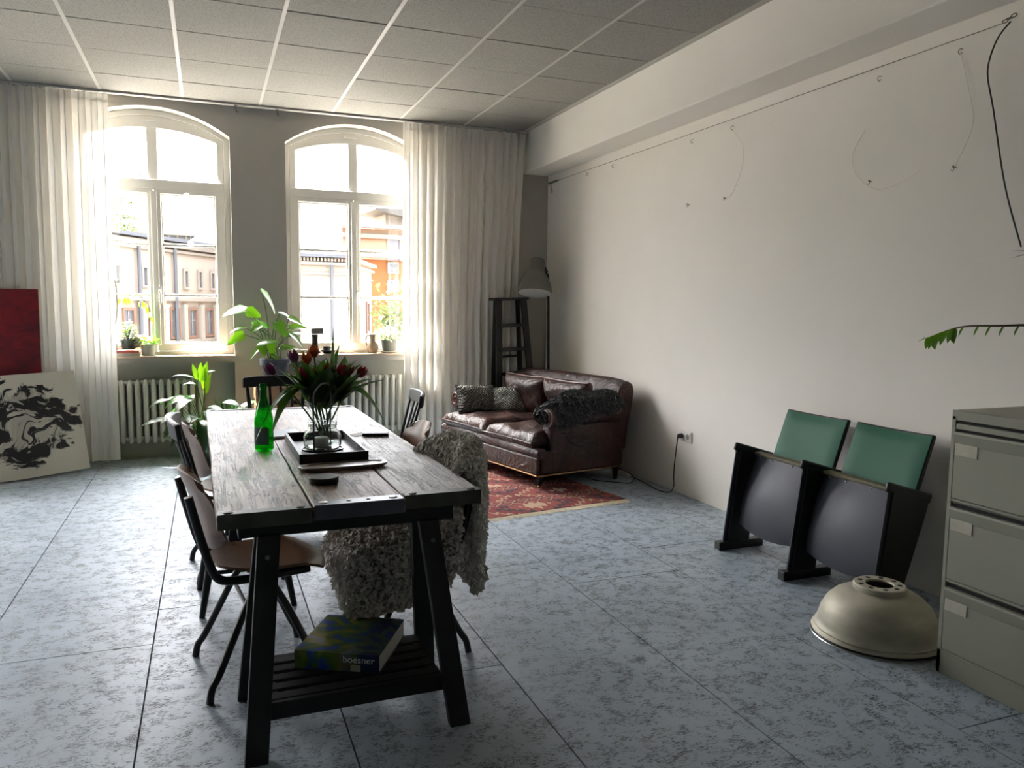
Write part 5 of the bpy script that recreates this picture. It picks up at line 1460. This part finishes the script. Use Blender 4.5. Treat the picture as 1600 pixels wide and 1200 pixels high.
# ochre brick block and beige upper block
t, L = facade_frame('brick_building', 'ochre brick building with small square windows behind the corner building', (8.2, 54.6), (15.5, 55.6), 8, 4.6, m_brick)
for x in (4.15,):
    for z0, z1 in ((3.78, 4.35), (2.5, 3.1), (1.0, 1.6)): ext_window(t, x, z0, z1, .62, m_extwhite, m_extwin, False)
for x in (1.9, 6.3): ext_window(t, x, .2, .9, .62, m_extwhite, m_extwin, False)
for k in range(18):
    g = G(); g.box((L / 2, -.015, -5 + k * .53), (L, .03, .05)); obj('brick_course', g, m_concrete, t) if k % 6 == 0 else g.b.free()
g = G(); g.box((L / 2, -.3, 4.85), (L + .4, 1.0, .28)); obj('coping', g, m_extwhite, t)
g = G(); g.box((L / 2, .1, 5.12), (L, .3, .3)); pp = obj('parapet', g, m_stone, t)
for k in range(9):
    g = G(); g.box((.8 + .75 * k, -.08, 5.12), (.42, .06, .16)); obj('parapet_opening', g, m_extwin, pp)
t, L = facade_frame('beige_block', 'beige rendered apartment block rising above the ochre brick building', (10.2, 64.0), (19.5, 65.0), 8, 7.6, m_concrete)
g = G(); g.box((L / 2, -.2, 7.8), (L + .5, .9, .3)); obj('roof_edge', g, m_stone2, t)
g = G(); g.box((L / 2, -.12, 7.0), (L, .25, .35)); obj('cornice', g, m_trim, t)
for x in (4.3, 6.8):
    for z0, z1 in ((6.0, 6.85), (4.6, 5.3)): ext_window(t, x, z0, z1, .95, m_extwhite, m_extwin, False)
g = G(); V = [g.b.verts.new(p) for p in ((3.0, 1, 9.3), (9.5, 1, 8.2), (9.5, 6, 8.2), (3.0, 6, 9.3), (3.2, 1, 9.6), (9.5, 1, 9.6), (9.5, 6, 9.6), (3.2, 6, 9.6))]
for f in ((0, 1, 2, 3), (4, 5, 6, 7), (0, 1, 5, 4), (1, 2, 6, 5), (2, 3, 7, 6), (3, 0, 4, 7)): g.face([V[i] for i in f])
obj('penthouse_roof', g, m_roof, t)
g = G(); g.box((6.5, 3.5, 8.3), (4.5, 3, 1.6)); obj('penthouse_wall', g, m_stone2, t)
# distant roofs
t = thing('pyramid_roof_house', 'distant house with a steep blue slate pyramid roof', 'building', (-2.9, 92, 0))
g = G(); g.box((0, 3, 2), (4.6, 5, 14.4)); obj('wall', g, m_stone2, t)
g = G(); g.lathe([(4.0, 9.2), (.7, 11.0), (.0005, 11.05)], 4, (0, 3, 0), Matrix.Rotation(PI / 4, 3, 'Z')); obj('roof', g, m_roofblue, t)
t, L = facade_frame('office_block', 'distant low office block with blue-grey window bands', (-7.5, 82), (3.2, 84), 6, 8.0, m_extwin)
g = G(); g.box((L / 2, 2.5, 8.3), (L + 1, 7, .75)); obj('flat_roof', g, m_extwhite, t)
for k in range(14):
    g = G(); g.box((.4 + k * L / 14, -.05, 7.2), (.14, .12, 1.5)); obj('mullion', g, m_stone2, t)
t = thing('distant_hall', 'distant pale hip-roofed hall beyond the long stone building', 'building', (.6, 70, 0))
g = G(); g.box((0, 3, -.2), (5.4, 6, 11.6)); obj('wall', g, m_stone2, t)
g = G(); g.lathe([(4.6, 5.5), (.9, 7.6), (.0005, 7.65)], 4, (0, 3, 0), Matrix.Rotation(PI / 4, 3, 'Z')); obj('roof', g, m_roof, t)
t = thing('white_tower', 'far white stepped tower with vertical dark stripes', 'building', (19.2, 122, 0))
g = G(); g.box((0, 2, 2.5), (3.2, 4, 16.6)); obj('lower_stage', g, m_extwhite, t)
g = G(); g.box((.5, 2, 11.6), (.9, 2, 1.8)); obj('upper_stage', g, m_extwhite, t)
for k in range(5):
    g = G(); g.box((-1.2 + .6 * k, -.05, 10.3), (.25, .1, 1.1)); obj('window', g, m_extwin, t)
# trees
def tree(label, x, y, z0, h, r, n, mt, seed, sparse=1.0):
    q = random.Random(seed); t = thing('tree', label, 'tree', (x, y, z0), group='trees across the street')
    g = G(); tops = []
    g.tube(bez([(0, 0, 0), (.1, 0, h * .3), (-.1, .1, h * .6), (0, 0, h * .92)], 4), [.22 - .19 * i / 12 for i in range(13)], 7)
    for k in range(16):
        a = q.uniform(0, 6.28); zz = h * q.uniform(.35, .8); e = Vector((r * q.uniform(.5, 1) * math.cos(a), r * q.uniform(.5, 1) * math.sin(a), zz + h * .18))
        g.tube([(0, 0, zz), e * .5 + Vector((0, 0, zz * .5 + .15)), e], [.07, .045, .015], 5); tops.append(e)
    obj('trunk', g, m_bark, t, smooth=True)
    g = G()
    for k in range(n):
        c = q.choice(tops) * q.uniform(.6, 1.05); c.z = c.z + q.gauss(0, h * .08); P = Vector((c.x + q.gauss(0, r * .2), c.y + q.gauss(0, r * .2), c.z))
        leaf(g, P, (q.gauss(0, 1), q.gauss(0, 1), q.gauss(0, 1)), .3 * sparse, .16 * sparse, (q.random(), q.random(), 1), .2, .1, 'o', 2)
    obj('foliage', g, mt, t, kind='stuff')
tree('bare-branched spring tree rising behind the long stone building', -6.4, 58, -6, 15.2, 2.3, 3500, m_treeleaf, 4)
tree('lower green tree behind the roof of the long stone building', -4.6, 54, -6, 12.6, 1.9, 4500, m_treeleaf, 9)
tree('leafy green tree before the ochre brick building', 8.1, 33, -6, 8.0, 1.5, 2600, m_treeleaf, 14)
